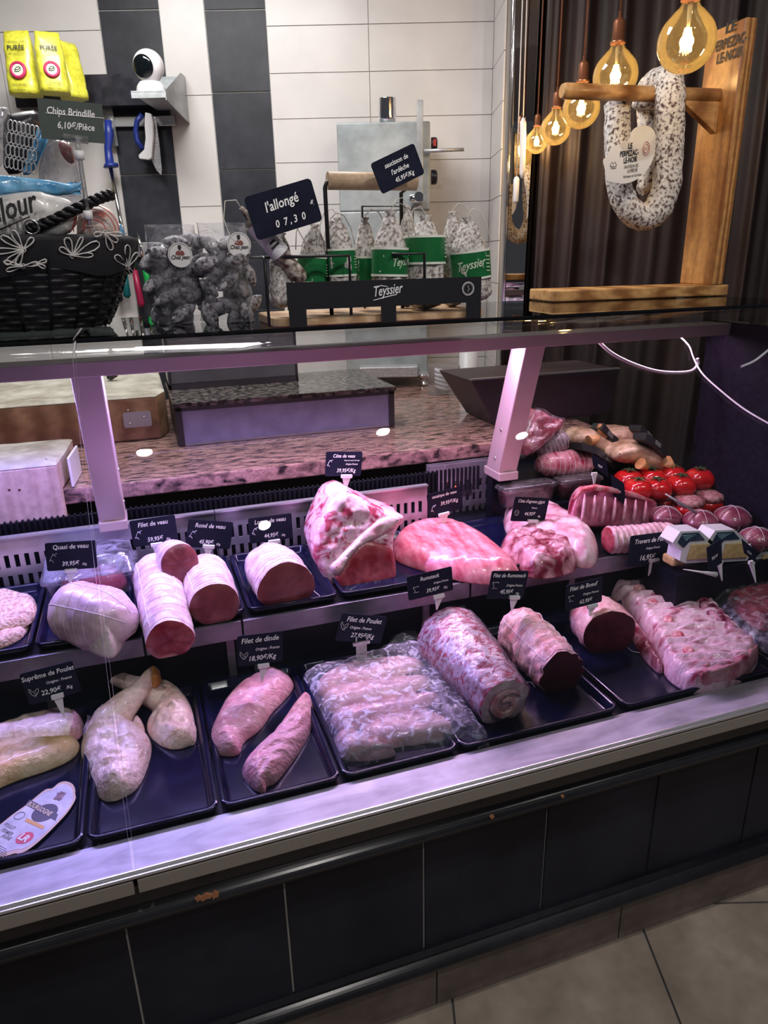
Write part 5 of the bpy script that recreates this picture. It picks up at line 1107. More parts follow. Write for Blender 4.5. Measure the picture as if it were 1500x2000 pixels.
# chickens with black labels
gb = 'whole chickens piled at the back right'
csk = mat('whole_chicken_skin', (.40, .24, .14), (.74, .54, .38), 22, rough=.38, coat=.35, bump=.35, bscale=60)
def chicken(P, y, lb, legs, bands, seed, white=None):
    t = thing('whole_chicken', lb, 'chicken', ony(*P[0], y), gb)
    m1, m2 = face_mesh(P, y, .06, None, None, '', amp=.005, seed=seed, R=.045, H=.045, slope=.5, zc=.87); m1.add(m2.v, m2.f, 0, True); obj('chicken_body', m1, csk, t)
    for L_ in legs:
        q = [ony(a, b, y-.045) for a, b in L_]; obj('leg', MB().tube([q[0], q[0].lerp(q[1], .5), q[1], q[1]+(q[1]-q[0]).normalized()*.006], [.018, .014, .010, .004], 12), mat('chicken_leg_orange', (.55, .22, .06), (.70, .40, .18), 25, rough=.4), t)
    for Bd in bands:
        mb = MB(); q = [ony(a, b, y-.062) for a, b in Bd]
        for i in range(len(q)-1):
            d = (q[i+1]-q[i]).normalized(); n_ = d.cross(V((0, -1, .6)).normalized()); mb.obox(q[i]-n_*.011, q[i+1]-q[i]+d*.002, n_*.022, V((0, .055, -.01)))
        bn = obj('label_band', mb, mat('band_black', (.02, .02, .022), rough=.35), t)
        m = q[len(q)//2]; d = (q[-1]-q[0]).normalized(); n_ = d.cross(V((0, -1, .6)).normalized()); n_ = n_ if n_.z > 0 else -n_
        mb = MB()
        for j in range(3): mb.obox(m-d*(.012)+n_*(.005-.005*j)+V((0, -.0015, .001)), d*.024, n_*.0015, V((0, .0008, 0)))
        obj('band_printing', mb, mat('band_print', (.4, .42, .42), rough=.5), bn)
chicken([(1112, 862), (1118, 843), (1140, 835), (1170, 842), (1195, 860), (1210, 885), (1200, 905), (1165, 890), (1130, 878)], 1.74, 'whole chicken lying leftmost in the pile, striped by its label', [((1150, 862), (1168, 856))], [((1138, 872), (1165, 880), (1190, 898), (1202, 912))], 1)
chicken([(1172, 850), (1180, 838), (1210, 832), (1240, 836), (1262, 852), (1262, 872), (1240, 885), (1205, 882), (1180, 872)], 1.77, 'whole chicken lying highest at the back of the pile', [((1182, 850), (1172, 832))], [((1178, 832), (1192, 850), (1206, 862)), ((1252, 836), (1268, 850), (1276, 862))], 2)
chicken([(1190, 895), (1200, 872), (1225, 862), (1262, 862), (1285, 880), (1300, 900), (1318, 915), (1300, 925), (1262, 922), (1240, 905), (1215, 905)], 1.66, 'largest whole chicken in front, legs towards the tomatoes', [((1300, 900), (1316, 918)), ((1250, 905), (1262, 914))], [((1262, 852), (1285, 868), (1302, 888))], 3)
for i, (a, b) in enumerate(((1232, 866), (1250, 862))):
    pass
mb = MB(); q = ony(1215, 918, 1.63); mound(mb, [(1195, 925), (1205, 905), (1235, 902), (1258, 912), (1262, 928), (1240, 935)], zr_-.0, .045, .03, res=.005, amp=.004, at=.4)
tag(obj('white_fat_piece', mb, mat('white_fat', (.55, .48, .47), (.76, .70, .68), 20, rough=.4, coat=.3)), 'white fatty piece between the front chicken and the tomatoes', 'fat')
# tomatoes
gb = 'stuffed tomatoes in the back right corner'
tom = mat('tomato_red', (.42, .006, .010), (.58, .018, .016), 8, rough=.16, coat=.5); stem = mat('tomato_stem', (.03, .06, .015), rough=.6)
TP = [(1228, 938, 1), (1246, 955, 1), (1272, 935, 0), (1283, 955, 0), (1312, 930, 0), (1330, 948, 0), (1366, 935, 0), (1295, 970, 2), (1345, 985, 2), (1385, 975, 2)]
lbs = ['tomato furthest left at the back, beside the chicken', 'tomato second from the left, in front row', 'tomato in the back row behind the white fat', 'tomato in the middle of the front row', 'tomato in the back row under the chicken leg', 'tomato right of middle in the front row', 'split topped tomato in the back right corner', 'meat filled base below the middle tomatoes', 'meat filled base below the right tomatoes', 'meat filled base against the black end panel']
zs = ZS+.0035; tz = .775
for i, (a, b, kd) in enumerate(TP):
    if kd == 2:
        q = onz(a, b, zs+.04); q = V((q.x, q.y, zs)); t = thing('stuffed_tomato_base', lbs[i], 'tomato', q, gb)
        R = 31*scale_at(q); obj('tomato_skin', MB().lathe([(R*.6, 0), (R*.95, .014), (R, .03), (R*.9, .042)], q, n=20), tom, t)
        obj('stuffing', MB().lathe([(R*.92, .04), (R*.95, .05), (R*.85, .062), (R*.3, .066)], q, n=20), mat('stuffing', (.30, .05, .07), (.55, .32, .32), 90, rough=.5, bump=.7), t); continue
    q = onz(a, b, tz+.03); y = min(max(q.y, 1.545), 1.70); q = ony(a, b, y); R = 29*scale_at(q); c = V((q.x, q.y, q.z)); t = thing('tomato', lbs[i], 'tomato', c-UP*R*.8, gb)
    rs = []
    for k in range(15):
        ph = math.pi*k/14; R_k = []
        for j in range(28):
            th = 2*math.pi*j/28; rr = R*math.sin(ph)*(1+.05*math.cos(5*th)*math.sin(ph)); zz = -R*.78*math.cos(ph)-(.010*math.exp(-((math.sin(ph)/.35)**2)) if k > 7 else 0)
            R_k.append(c+V((rr*math.cos(th), rr*math.sin(th), zz)))
        rs.append(R_k)
    obj('tomato_flesh', MB().rings(rs, cap=False), tom, t)
    mb = MB(); top = c+UP*(R*.70)
    for j in range(5):
        an_ = j*1.257+i; d = V((math.cos(an_), math.sin(an_), 0)); mb.tube([top, top+d*R*.3+UP*.003, top+d*R*.55-UP*.002], [.003, .0022, .0006], 5)
    obj('stem', mb.tube([top, top+UP*.007], [.003, .002], 6), stem, t)
mb = MB(); mb.box((1.20, 1.54, .712), (1.497, 1.62, .745)); obj('tomato_step', mb, blks, case)
# terrine packs
gb = 'white packs of yellow terrine at the right'
t_y = mat('terrine_yellow', (.50, .34, .13), (.66, .50, .24), 20, rough=.3, coat=.5); pw = mat('pack_white', (.72, .72, .76), rough=.3, coat=.4)
navy = mat('pack_navy', (.012, .028, .06), (.02, .05, .09), 60, rough=.3, coat=.3)
for dx, lb in ((0, 'white pack with navy lid label, left of the pair'), (68, 'white pack with navy lid label, right of the pair'), (140, 'white terrine pack cut by the right edge')):
    dy = 20 if dx > 100 else (-2 if dx else 0); yp = 1.235
    K = lambda L_, y: [(p.x, p.z) for p in (ony(900+a/2.5+dx, 900+b/2.5+dy, y) for a, b in L_)]
    t = thing('terrine_pack', lb, 'terrine pack', ony(1360+dx, 1098+dy, yp), gb); e3 = V((1, 0, 0))
    obj('pack_rim', MB().prism(K([(1035, 400), (1072, 346), (1168, 341), (1230, 395), (1240, 470), (1228, 492), (1095, 500), (1068, 488), (1078, 440)], yp), V((0, yp, 0)), e3, UP, V((0, .045, 0))), pw, t, label='white rim and tray')
    obj('terrine', MB().prism(K([(1122, 408), (1212, 402), (1226, 474), (1100, 482)], yp), V((0, yp+.001, 0)), e3, UP, V((0, -.006, 0))), t_y, t, bevel=.002)
    obj('lid_label', MB().prism(K([(1058, 398), (1082, 355), (1160, 350), (1190, 385), (1115, 392), (1086, 424)], yp), V((0, yp+.001, 0)), e3, UP, V((0, -.003, 0))), navy, t)
    mb = MB()
    for j in range(4):
        q0, q1 = ony(900+(1082+j*5)/2.5+dx, 900+(366+j*8)/2.5+dy, yp-.0025), ony(900+(1150-j*14)/2.5+dx, 900+(361+j*8)/2.5+dy, yp-.0025); mb.tube([q0, q1], .0009, 4)
    obj('label_printing', mb, mat('pack_print', (.30, .55, .62), rough=.5), t)
mb = MB(); q = ony(1322, 1098, 1.26); mb.obox(V((q.x-.02, 1.25, q.z-.006)), V((.045, 0, 0)), V((0, .04, 0)), V((0, 0, .022)))
tag(obj('terrine_slice', mb, t_y, bevel=.005), 'yellow terrine block under the left white pack', 'terrine')
obj('right_step', MB().box((1.14, 1.225, .572), (1.497, 1.34, .70)), blks, case)
# crossed white tag spikes lying among the packs
mb = MB(); q0 = ony(1335, 1112, 1.17); q1 = ony(1398, 1122, 1.17); mb.tube([q0, q0.lerp(q1, .6), q1], [.001, .003, .007], 6); tag(obj('tag_spike', mb, WHT), 'white tag spike lying in front of the terrine packs', 'tag spike', 'loose tag spikes')
mb = MB(); q0 = ony(1300, 965, 1.40); q1 = ony(1365, 1005, 1.40); mb.tube([q0, q1], [.002, .005], 6); tag(obj('tag_spike', mb, STEEL), 'shiny spike lying in front of the tomatoes', 'tag spike', 'loose tag spikes')
# ================================================================ on the glass top
ZT = 1.2975
mould = mat('sausage_mould', (.20, .15, .14), (.66, .63, .60), 150, rough=.75, bump=.6, bscale=110, detail=8, lo=.36, hi=.56)
mould2 = mat('sausage_mould_dark', (.07, .05, .06), (.44, .42, .43), 80, rough=.7, bump=.8, bscale=90, detail=8, lo=.38, hi=.62)
green = mat('label_green', (.008, .13, .035), (.012, .17, .05), 10, rough=.35)
cream = mat('label_band_cream', (.75, .78, .70), rough=.5)
string = mat('cotton_string', (.62, .60, .54), rough=.8)
# ---- display rack
YR = 1.395
pL = ony(562, 607, YR); pR = ony(938, 592, YR)
t = thing('sausage_display_rack', 'black wire rack with wooden handle and board holding the sausages', 'display rack', V(((pL.x+pR.x)/2, YR+.12, ZT)))
bw = mat('rack_board_wood', (.42, .25, .13), (.62, .42, .25), 16, rough=.5, tex='wave', stretch=(.3, 2, 2), distort=3, lo=.1, hi=.9)
xa = ony(527, 632, YR+.012).x; xb_ = ony(952, 605, YR+.012).x
mb = MB(); mb.prism([(xa+.01+a, YR+.012+b) for a, b in rrect(xb_-xa-.01, .22, .03, 4)], V((0, 0, ZT+.001)), V((1, 0, 0)), V((0, 1, 0)), UP*.016)
obj('board', mb, bw, t, bevel=.002)
zt_, zb_ = ony(562, 552, YR).z, ony(562, 606, YR).z; zt2 = ony(938, 539, YR).z
mb = MB(); mb.hexa([(pL.x, YR-.003, zb_), (pR.x, YR-.003, zb_), (pR.x, YR, zb_), (pL.x, YR, zb_)], [(pL.x, YR-.003, zt_), (pR.x, YR-.003, zt_), (pR.x, YR, zt_), (pL.x, YR, zt_)])
for a, b in ((564, 598), (744, 773), (910, 938)): x0, x1 = ony(a, 610, YR).x, ony(b, 610, YR).x; mb.box((x0, YR-.003, ZT+.001), (x1, YR, zb_))
fp = obj('front_plate', mb, BLKM, t)
u = V((1, 0, 0)); o = ony(762, 568, YR-.0035)
mb = MB(); uu = V((math.cos(.10), 0, math.sin(.10))); vv = V((-uu.z, 0, uu.x)); n_ = uu.cross(vv)
o = ony(733, 585, YR-.0035); text_mb(mb, 'Teyssier', o, uu, vv, .026, 'L', .30, bold=.0004, depth=.0005, squeeze=.62) if False else None
s = scale_at(ony(762, 572, YR))
text_mb(mb, 'Teyssier', ony(732, 579, YR-.0035), uu, vv, 27*s, 'L', .35, bold=.0003, depth=.001, squeeze=.66)
mb.tube([ony(729, 587, YR-.004), ony(750, 581, YR-.004), ony(775, 575, YR-.004)], .0011, 5); mb.tube([ony(731, 561, YR-.004), ony(745, 558, YR-.004), ony(757, 560, YR-.004)], .0009, 5)
obj('plate_lettering', mb, WHT, fp)
mb = MB(); c = ony(914, 564, YR-.0035); rr = 12.5*s
mb.tube([c+V((rr*math.cos(k*.3), -.0005, rr*math.sin(k*.3))) for k in range(21)], .0013, 5, closed=True); mb.tube([c+V((rr*.8*math.cos(k*.3), -.0005, rr*.8*math.sin(k*.3))) for k in range(21)], .0004, 4, closed=True)
mb.tube([c+V((a*s, -.001, b*s)) for a, b in ((1, 6), (-1, 3), (3, 0), (0, -3), (-1, -7))], .0007, 4); obj('round_emblem', mb, mat('emblem_grey', (.5, .5, .5), rough=.5), fp)
YB = YR+.20
def wire(pts, r=.0022): return MB().tube(pts, r, 8)
W3 = lambda a, b, y: ony(a, b, y)
zr1 = W3(640, 500, YR+.02).z
mb = MB()
mb.tube([V((xa+.002, YR+.03, ZT+.001)), V((xa+.002, YR+.03, zr1-.008)), V((xa+.002, YR+.036, zr1)), V((xa+.002, YB, zr1))], .0030, 8)
mb.tube([V((xa+.002, YB, zr1)), V((xb_-.03, YB, zr1)), V((xb_-.03, YR+.03, zr1)), V((xb_-.03, YR+.03, ZT+.001))], .0030, 8)
mb.tube([V((pL.x+.0, YR+.012, zr1)), V((ony(682, 500, YR+.012).x, YR+.012, zr1)), V((ony(682, 500, YR+.012).x, YR+.012, ZT+.018))], .0032, 8)
mb.tube([V((pL.x+.0, YR+.012, zr1)), V((xa+.002, YR+.04, zr1))], .0028, 8)
x8 = ony(829, 500, YR+.012).x; mb.tube([V((ony(765, 500, YR+.012).x, YR+.012, zr1+.001)), V((x8, YR+.012, zr1+.001)), V((x8, YR+.012, ZT+.018))], .0032, 8)
obj('wire_frame', mb, BLKM, t)
yh = YR+.05; h0 = W3(640, 353, yh); h1x = W3(812, 353, yh).x; hb = h0.z
mb = MB(); mb.tube([V((ony(645, 500, yh).x-.002, yh, ZT+.017)), V((h0.x-.006, yh, hb-.012)), V((h0.x-.003, yh, hb-.003)), V((h0.x+.008, yh, hb))], .0042, 8)
obj('handle_wire', mb, BLKM, t); mb = MB(); mb.tube([V((h1x+.006, yh+.1, ZT+.017)), V((h1x+.006, yh+.1, hb-.012)), V((h1x+.004, yh+.02, hb)), V((h1x-.008, yh, hb))], .0042, 8); obj('handle_wire', mb, BLKM, t)
rd = 16.5*scale_at(h0); obj('handle_dowel', MB().tube([V((h0.x, yh, hb)), V((h1x, yh, hb))], rd, 22), mat('dowel_wood', (.52, .36, .22), (.66, .49, .33), 30, rough=.5, stretch=(.2, 2, 2)), t, label='pale wooden dowel handle')
mb = MB(); rz = W3(760, 403, YB).z; mb.tube([V((ony(707, 403, YB).x, YB, ZT+.017)), V((ony(707, 403, YB).x, YB, rz)), V((ony(806, 403, YB).x, YB, rz)), V((ony(806, 403, YB).x, YB, ZT+.017))], .0030, 8); obj('rear_wire', mb, BLKM, t)
# ---- sausages in the rack
gb = 'mould covered sausages in the display rack'
def sausage(px, top, bot, rp, y, label, band=None, lean=0, seed=0, text=None, btilt=0, tie=True):
    B0 = ony(px+lean*0, bot, y); T0 = ony(px+lean, top, y); s = scale_at(B0); R = rp*s; t = thing('dry_sausage', label, 'sausage', B0, gb); rs = []; ax = (T0-B0); L = ax.length; ax.normalize(); uu = ax.cross(V((0, -1, 0))).normalized(); ww = uu.cross(ax)
    n = 26
    prof = lambda k: R*(math.sqrt(max(.03, 1-(1-min(k/.12, 1))**2)) if k < .12 else (1 if k < .55 else (1-.62*((k-.55)/.38)**1.5 if k < .93 else .38-.20*math.sin((k-.93)/.07*math.pi)+.1*0)))
    for i in range(n+1):
        k = i/n; r = max(prof(k), R*.12); c = B0+ax*(L*k); rs.append([c+(uu*math.cos(2*math.pi*j/28)+ww*math.sin(2*math.pi*j/28))*(r*(1+.05*math.sin(j*1.3+seed+k*5)))*1.0+(uu*math.cos(2*math.pi*j/28)+ww*math.sin(2*math.pi*j/28))*.003*fbm(c+V((j, 0, 0))*.01, 60, seed) for j in range(28)])
    obj('sausage_body', MB().rings(rs), mould, t)
    if band:
        k0 = (bot-band[1])/(bot-top); k1 = (bot-band[0])/(bot-top); sl = btilt
        def cyl(ka, kb, rr, m, nm, par=None):
            R2 = []
            for kk in (ka, kb): R2.append([B0+ax*(L*(kk)+sl*math.cos(2*math.pi*j/32))+(uu*math.cos(2*math.pi*j/32)+ww*math.sin(2*math.pi*j/32))*rr for j in range(32)])
            return obj(nm, MB().rings(R2, cap=False), m, par or t)
        bd = cyl(k0, k1, R*1.07, green, 'green_band'); cyl(k0-.006, k0+.018, R*1.085, cream, 'band_edge', bd); cyl(k1-.018, k1+.006, R*1.085, cream, 'band_edge', bd)
        mb = MB(); km = (k0+k1)/2; c = B0+ax*(L*km)
        if text:
            # lettering bent round the band
            tm = MB(); text_mb(tm, text[0], V((0, 0, 0)), V((1, 0, 0)), V((0, 0, 1)), R*.62, 'C', .3, bold=R*.012, depth=0, squeeze=.75)
            for p in tm.v:
                a_ = p.x/(R*1.09)+text[1]; q = c+ax*(p.z-R*.15+p.x*.12)+(uu*0); d = (uu*math.sin(a_)*(1 if uu.x > 0 else -1)+V((0, -1, 0))*math.cos(a_)); p.xyz = q+d*(R*1.10)
            mb.add(tm.v, tm.f)
        for j in range(5):
            a_ = (text[1] if text else 0)+.75; d = uu*math.sin(a_)*(1 if uu.x > 0 else -1)+V((0, -1, 0))*math.cos(a_); e = V((d.y*-1, d.x, 0))
            mb.obox(c+d*R*1.09+ax*(R*(.35-.18*j)), e*R*.28, ax*R*.05, d*.0006)
        obj('band_printing', mb, mat('band_pale_print', (.5, .62, .45), rough=.5), bd)
    if tie:
        T1 = T0+ax*.004; mb = MB(); sx = 1 if seed % 2 else -1
        mb.tube([T0-ax*.01+uu*.004, T1, T1+V((sx*.012, -.004, .012)), T1+V((sx*.028, -.006, .006)), T1+V((sx*.04, -.012, -.018)), T1+V((sx*.045, -.02, -.05))], .0011, 5)
        obj('string', mb, string, t)
    return t
sausage(550, 455, 602, 22, YR+.05, 'bare sausage standing behind the leaning one at the left', seed=1)
sausage(608, 438, 600, 28, YR+.07, 'green banded sausage left of the black handle upright', (500, 552), lean=6, seed=2)
sausage(715, 425, 600, 22, YR+.12, 'sausage standing behind with only a little green band', (500, 560), seed=3, lean=-2)
sausage(645, 432, 600, 20, YR+.13, 'rear sausage hidden behind the black handle upright', seed=9)
sausage(670, 425, 600, 28, YR+.06, 'green banded sausage right of the black handle upright', (485, 537), lean=-10, seed=4)
sausage(760, 412, 600, 33, YR+.055, 'green banded sausage at the centre of the rack', (483, 537), lean=3, seed=5, text=('Teyssier', .55))
sausage(795, 402, 600, 22, YR+.15, 'rear sausage peeking out above the centre ones', seed=8)
sausage(830, 420, 604, 37, YR+.075, 'wide green banded sausage right of centre', (460, 513), seed=6)
sausage(884, 413, 600, 22, YR+.12, 'slim sausage between the two right hand banded ones', seed=7)
sausage(924, 424, 592, 36, YR+.055, 'green banded sausage at the right end of the rack', (488, 542), lean=-12, seed=11, text=('Teyssier', -.35))
# leaning sausage with white wrapper
A = ony(470, 405, YR-.0+.02); B = ony(592, 548, YR+.03); t = thing('dry_sausage', 'sausage in a white wrapper leaning across the left of the rack', 'sausage', B, gb)
s = scale_at(A); R = 17*s; ax = (B-A); n = 24; pts = [A+ax*(i/n) for i in range(n+1)]; rr = [R*(.25+.2*(i/3)) if i < 4 else R*min(1, .85+.02*i) for i in range(n+1)]; rr[-1] *= .6; rr[-2] *= .9
obj('sausage_body', MB().tube(pts, rr, 20), mat('sausage_brown', (.08, .035, .03), (.56, .50, .44), 70, rough=.7, bump=.6, bscale=80, detail=8, lo=.38, hi=.6), t)
wp = obj('paper_wrapper', MB().tube([A.lerp(B, k) for k in (.20, .3, .5, .62)], [R*1.2]*4, 24, cap=False), mat('wrapper_white', (.72, .72, .76), rough=.5), t)
d = ax.normalized(); sd = d.cross(V((0, -1, 0))).normalized()
mb = MB()
for j, (k, L_) in enumerate(((.27, .022), (.33, .016), (.45, .012), (.50, .018))): mb.obox(A.lerp(B, k)-sd*L_/2+V((0, -R*1.21, 0)), sd*L_, d*.004, V((0, .003, 0)))
obj('wrapper_printing', mb, ink, wp)
mb = MB(); T = A; mb.tube([T, T+V((-.008, -.004, .012)), T+V((-.028, -.008, .010)), T+V((-.034, -.012, -.02)), T+V((-.026, -.016, -.05)), T+V((-.014, -.02, -.062))], .0011, 5); obj('string', mb, string, t)
# chalk signs of the rack
price_tag((475, 386), (606, 347), (530, 462), YR-.012, None, 'black sign reading l\'allongé and 07,30 in sliding numbers', [("l'allongé", .50, .44, .32, 'C', .05), ('0  7 , 3  0', .55, .85, .24, 'C'), ('€', .92, .60, .16)], tip=ony(585, 455, YR), group=None, r=.008)
price_tag((723, 320), (808, 279), (736, 385), YR-.0, None, 'black sign reading saucisson de l\'ardèche held above the sausages', [('saucisson de', .52, .33, .21, 'C', .0), ("l'ardèche", .54, .60, .22), ('45,95€/Kg', .58, .86, .2)], tip=ony(793, 450, YR+.03), group=None, r=.006)
# ---- upright soft bags
def pillow(P, y, th, amp=.004, seed=0, sm=1, fn=None, slope=.12, res=.005, R=None, zc=1.4, back=True):
    o = V((0, y, zc)); n = V((0, -1, slope)).normalized(); u = V((1, 0, 0)); v = n.cross(u); v = v if v.z > 0 else -v
    mb = MB(); mound(mb, P, 0, th, R or th*1.2, plane=(o, u, v, n), res=res, amp=amp, seed=seed, sm=sm, bottom=False, at=0, fn=fn)
    if back: mound(mb, P, 0, -th*.8, R or th*1.2, plane=(o, u, v, n), res=res*1.5, amp=amp, seed=seed, sm=sm, bottom=False, at=0, fn=lambda x, y_, h, t, d: max(0, 0))
    return mb
# ---- two clear bags of sausage bites
bfilm = glassy('bag_clear', (.95, .95, .97), refl=.06, rough=.08, haze=.16, hazecol=(.75, .75, .8), crinkle=.004, hscale=30, hlo=.46, hhi=.66)
bite_m = mat('bite_mould', (.05, .045, .06), (.44, .43, .47), 110, rough=.7, bump=.7, bscale=100, detail=8, lo=.38, hi=.6)
def bite_mesh():
    c = V((0, 0, 0)); rs = []
    for i in range(11):
        k = i/10; r = .0138*math.sin(math.pi*min(1, k*.93+.03))**.9+.0008; rs.append([V((-.029+.058*k, r*math.cos(2*math.pi*j/14)*(1+.08*math.sin(3*j)), r*math.sin(2*math.pi*j/14))) for j in range(14)])
    mb = MB().rings(rs); return mb
proto = None; rnd = random.Random(5)
def bag_of_bites(PX, y, lab, blab, cx_, cy_, seed):
    global proto
    s = scale_at(ony(cx_, cy_, y)); x0, x1 = ony(PX[0], 600, y).x, ony(PX[1], 600, y).x; z1 = ony(cx_, PX[2]+22, y).z; q = V(((x0+x1)/2, y+.03, ZT))
    t = thing('sausage_bag', lab, 'bag', q, 'clear bags of sausage bites')
    rs = []
    for i in range(17):
        k = i/16; zz = ZT+.001+(z1-ZT+.012)*k; dp = .034*(1 if k < .75 else max(.12, 1-(k-.75)*3.6)); R_ = []
        for j in range(32):
            a = 2*math.pi*j/32; ca, sa = math.cos(a), math.sin(a); p = V(((x0+x1)/2+(x1-x0)/2*1.03*abs(ca)**.35*(1 if ca > 0 else -1), y+.034+dp*abs(sa)**.55*(1 if sa > 0 else -1), zz))
            p += V((fbm(p, 30, seed), fbm(p, 35, seed+3), .4*fbm(p, 30, seed+7)))*.004; R_.append(p)
        rs.append(R_)
    obj('bag_film', MB().rings(rs, cap=False), bfilm, t)
    if proto is None:
        mb = bite_mesh(); proto = obj('sausage_bite', mb, bite_m); proto.location = (0, 0, 0)
        for v in proto.data.vertices: v.co.z -= .0
        first = True
    else: first = False
    rows = int((z1-ZT-.010)/.026); cols = 3
    for r_ in range(rows):
        for c_ in range(cols):
            for dpt in (0, 1):
                o = proto.copy() if not first else proto
                if not first: C.objects.link(o)
                first = False
                o.location = (x0+(x1-x0)*(c_+.5+(.22 if r_ % 2 else -.18))/cols+rnd.uniform(-.003, .003), y+.020+.030*dpt+rnd.uniform(-.002, .004), ZT+.019+r_*.026+rnd.uniform(-.003, .003))
                o.rotation_euler = (rnd.uniform(0, 6), rnd.uniform(-1.3, 1.3), rnd.uniform(-.7, .7)); sc = rnd.uniform(.85, 1.08); o.scale = (sc, sc, sc)
                tag(o, blab, 'sausage bite', blab.replace('mould dusted ', ''))
    # round badge
    c = ony(cx_, cy_, y-.006); n = V((0, -1, 0)); u = V((1, 0, 0)); R = 23*s
    bd = obj('round_badge', MB().prism(circ(0, 0, R, 28)[:-1], c, u, UP, V((0, .0008, 0))), mat('badge_white', (.70, .69, .70), rough=.45), t)
    mb = MB(); text_mb(mb, 'Chez Jean', c+V((0, -.001, -R*.32)), u, UP, R*.46, 'C', .25, bold=R*.008, depth=.0003, squeeze=.82)
    mb.prism([(-.12, .78), (.12, .78), (.14, .55), (.05, .38), (-.05, .38), (-.14, .55)], c+V((0, -.0012, 0)), u*R, UP*R, V((0, .0004, 0))); stroke(mb, [(math.cos(a*.16)*R*.9, math.sin(a*.16)*R*.9) for a in range(-4, 24)], c, u, UP, .0003); obj('badge_writing', mb, ink, bd)
    obj('badge_picture', MB().prism([(-.38, .05), (-.3, .28), (-.1, .36), (0, .25), (.1, .36), (.3, .28), (.38, .05), (.2, -.02), (-.2, -.02)], c+V((0, -.001, 0)), u*R, UP*R, V((0, .0004, 0))), mat('badge_brown', (.22, .06, .05), rough=.6), bd)
bag_of_bites((306, 398, 428), 1.60, 'clear bag of small sausages with a round badge, left one', 'mould dusted sausage bite inside the left clear bag', 352, 498, 1)
bag_of_bites((404, 496, 424), 1.575, 'clear bag of small sausages with a round badge, beside the rack', 'mould dusted sausage bite inside the right clear bag', 467, 478, 2)
# ---- basket with patterned liner
yb_c = 1.67; bq = ony(60, 640, yb_c); cxB = bq.x; rB = ony(210, 640, yb_c).x-cxB; rT = ony(262, 480, yb_c).x-cxB; zT = ony(200, 468, yb_c).z
t = thing('wicker_basket', 'black wicker basket with a black and white flowered liner at the left', 'basket', (cxB, yb_c, ZT))
def bs(a, k, ex=0): r = rB+(rT-rB)*k**.8+ex; return V((cxB+r*math.cos(a), yb_c+r*.62*math.sin(a), ZT+.002+(zT-ZT)*k))
wick = mat('black_wicker', (.003, .003, .004), (.012, .011, .013), 60, rough=.42, spec=.3, bump=.4)
rs = []; nr = 64
for i in range(nr+1):
    k = i/nr; row = i//4; rs.append([bs(2*math.pi*j/120, k, .004*math.sin(math.pi*(i % 4)/4)*(1+.9*math.sin(2*math.pi*j/120*20+(math.pi if row % 2 else 0)))) for j in range(120)])
mb = MB().rings(rs, cap=False); mb.add([bs(2*math.pi*j/40, 0, -.002) for j in range(40)], [tuple(range(40))]); obj('wicker_body', mb, wick, t)
mb = MB()
for j in range(20): a = 2*math.pi*j/20; mb.tube([bs(a, k/6, .003) for k in range(7)], .0028, 6)
o = obj('wicker_stakes', mb, wick, t)
lin = mat('liner_cloth', (.005, .005, .008), (.010, .010, .014), 20, rough=.8, bump=.3, bscale=90)
rs = []
for i in range(11):
    k = i/10; rs.append([bs(2*math.pi*j/120, 1.03-.40*k, .008+.006*math.sin(math.pi*k)+.005*math.sin(j*.52)*k+.004*math.sin(j*.23+2)*k-(.02 if i == 0 else 0))-UP*(.008*math.sin(j*.31)*k) for j in range(120)])
ln = obj('cloth_liner', MB().rings(rs, cap=False), lin, t)
def on_l(px, py):
    """nearest point of the liner's outside to this sight line"""
    d = ray(px, py); best = None
    for i in range(60):
        y = yb_c-.26+.0045*i; p = ony(px, py, y); k = (p.z-ZT-.002)/(zT-ZT); r = rB+(rT-rB)*max(k, 0)**.8+.019; v_ = ((p.x-cxB)/r)**2+((p.y-yb_c)/(r*.62))**2
        if v_ <= 1: return p
    return p
mb = MB()
def petal(c, ang, L_, w_):
    P = []
    for i in range(13):
        k = i/12*2*math.pi; r = L_*(.5-.5*math.cos(k)); s_ = w_*math.sin(k)*(.5-.5*math.cos(k)); P.append((c[0]+r*math.cos(ang)-s_*math.sin(ang), c[1]-r*math.sin(ang)-s_*math.cos(ang)))
    mb.tube([on_l(a, b) for a, b in P], [.0009+.0007*abs(math.sin(i)) for i in range(13)], 5)
for c, sp in (((46, 488), ((2.6, 52, 9), (3.2, 58, 9), (3.8, 46, 9), (.9, 30, 8), (2.1, 44, 9), (4.3, 34, 8))), ((142, 500), ((1.9, 38, 11), (1.1, 42, 6), (.45, 58, 13), (2.6, 30, 8), (.05, 40, 7))), ((205, 455), ((-.6, 30, 8), (-1.2, 36, 9), (-.1, 34, 6), (3.3, 22, 7))), ((250, 522), ((1.6, 44, 8), (2.4, 34, 9), (1.0, 34, 7), (-1, 15, 5))), ((45, 520), ((3.4, 34, 6), (.2, 28, 6), (2.9, 40, 5))), ((70, 515), ((.3, 22, 5), (-.4, 20, 5)))):
    mb = MB()
    for a_, L_, w_ in sp: petal(c, a_, L_, w_)
    mb.tube([on_l(c[0]+5*math.cos(i), c[1]+5*math.sin(i)) for i in range(6)], .001, 4, closed=True)
    obj('flower_print', mb, mat('print_white', (.62, .60, .58), rough=.8), ln)
mb = MB(); hp = [(52, 450), (75, 442), (105, 430), (140, 412), (175, 396), (200, 385), (221, 379)]
for ph in (0, 2.1, 4.2):
    Q = []
    for i in range(49):
        k = i/48*(len(hp)-1); j = min(int(k), len(hp)-2); f_ = k-j; p = ony(hp[j][0]*(1-f_)+hp[j+1][0]*f_, hp[j][1]*(1-f_)+hp[j+1][1]*f_, 1.565); Q.append(p+V((0, math.cos(i*.55+ph), math.sin(i*.55+ph)))*.0055)
    mb.tube(Q, .0058, 7)
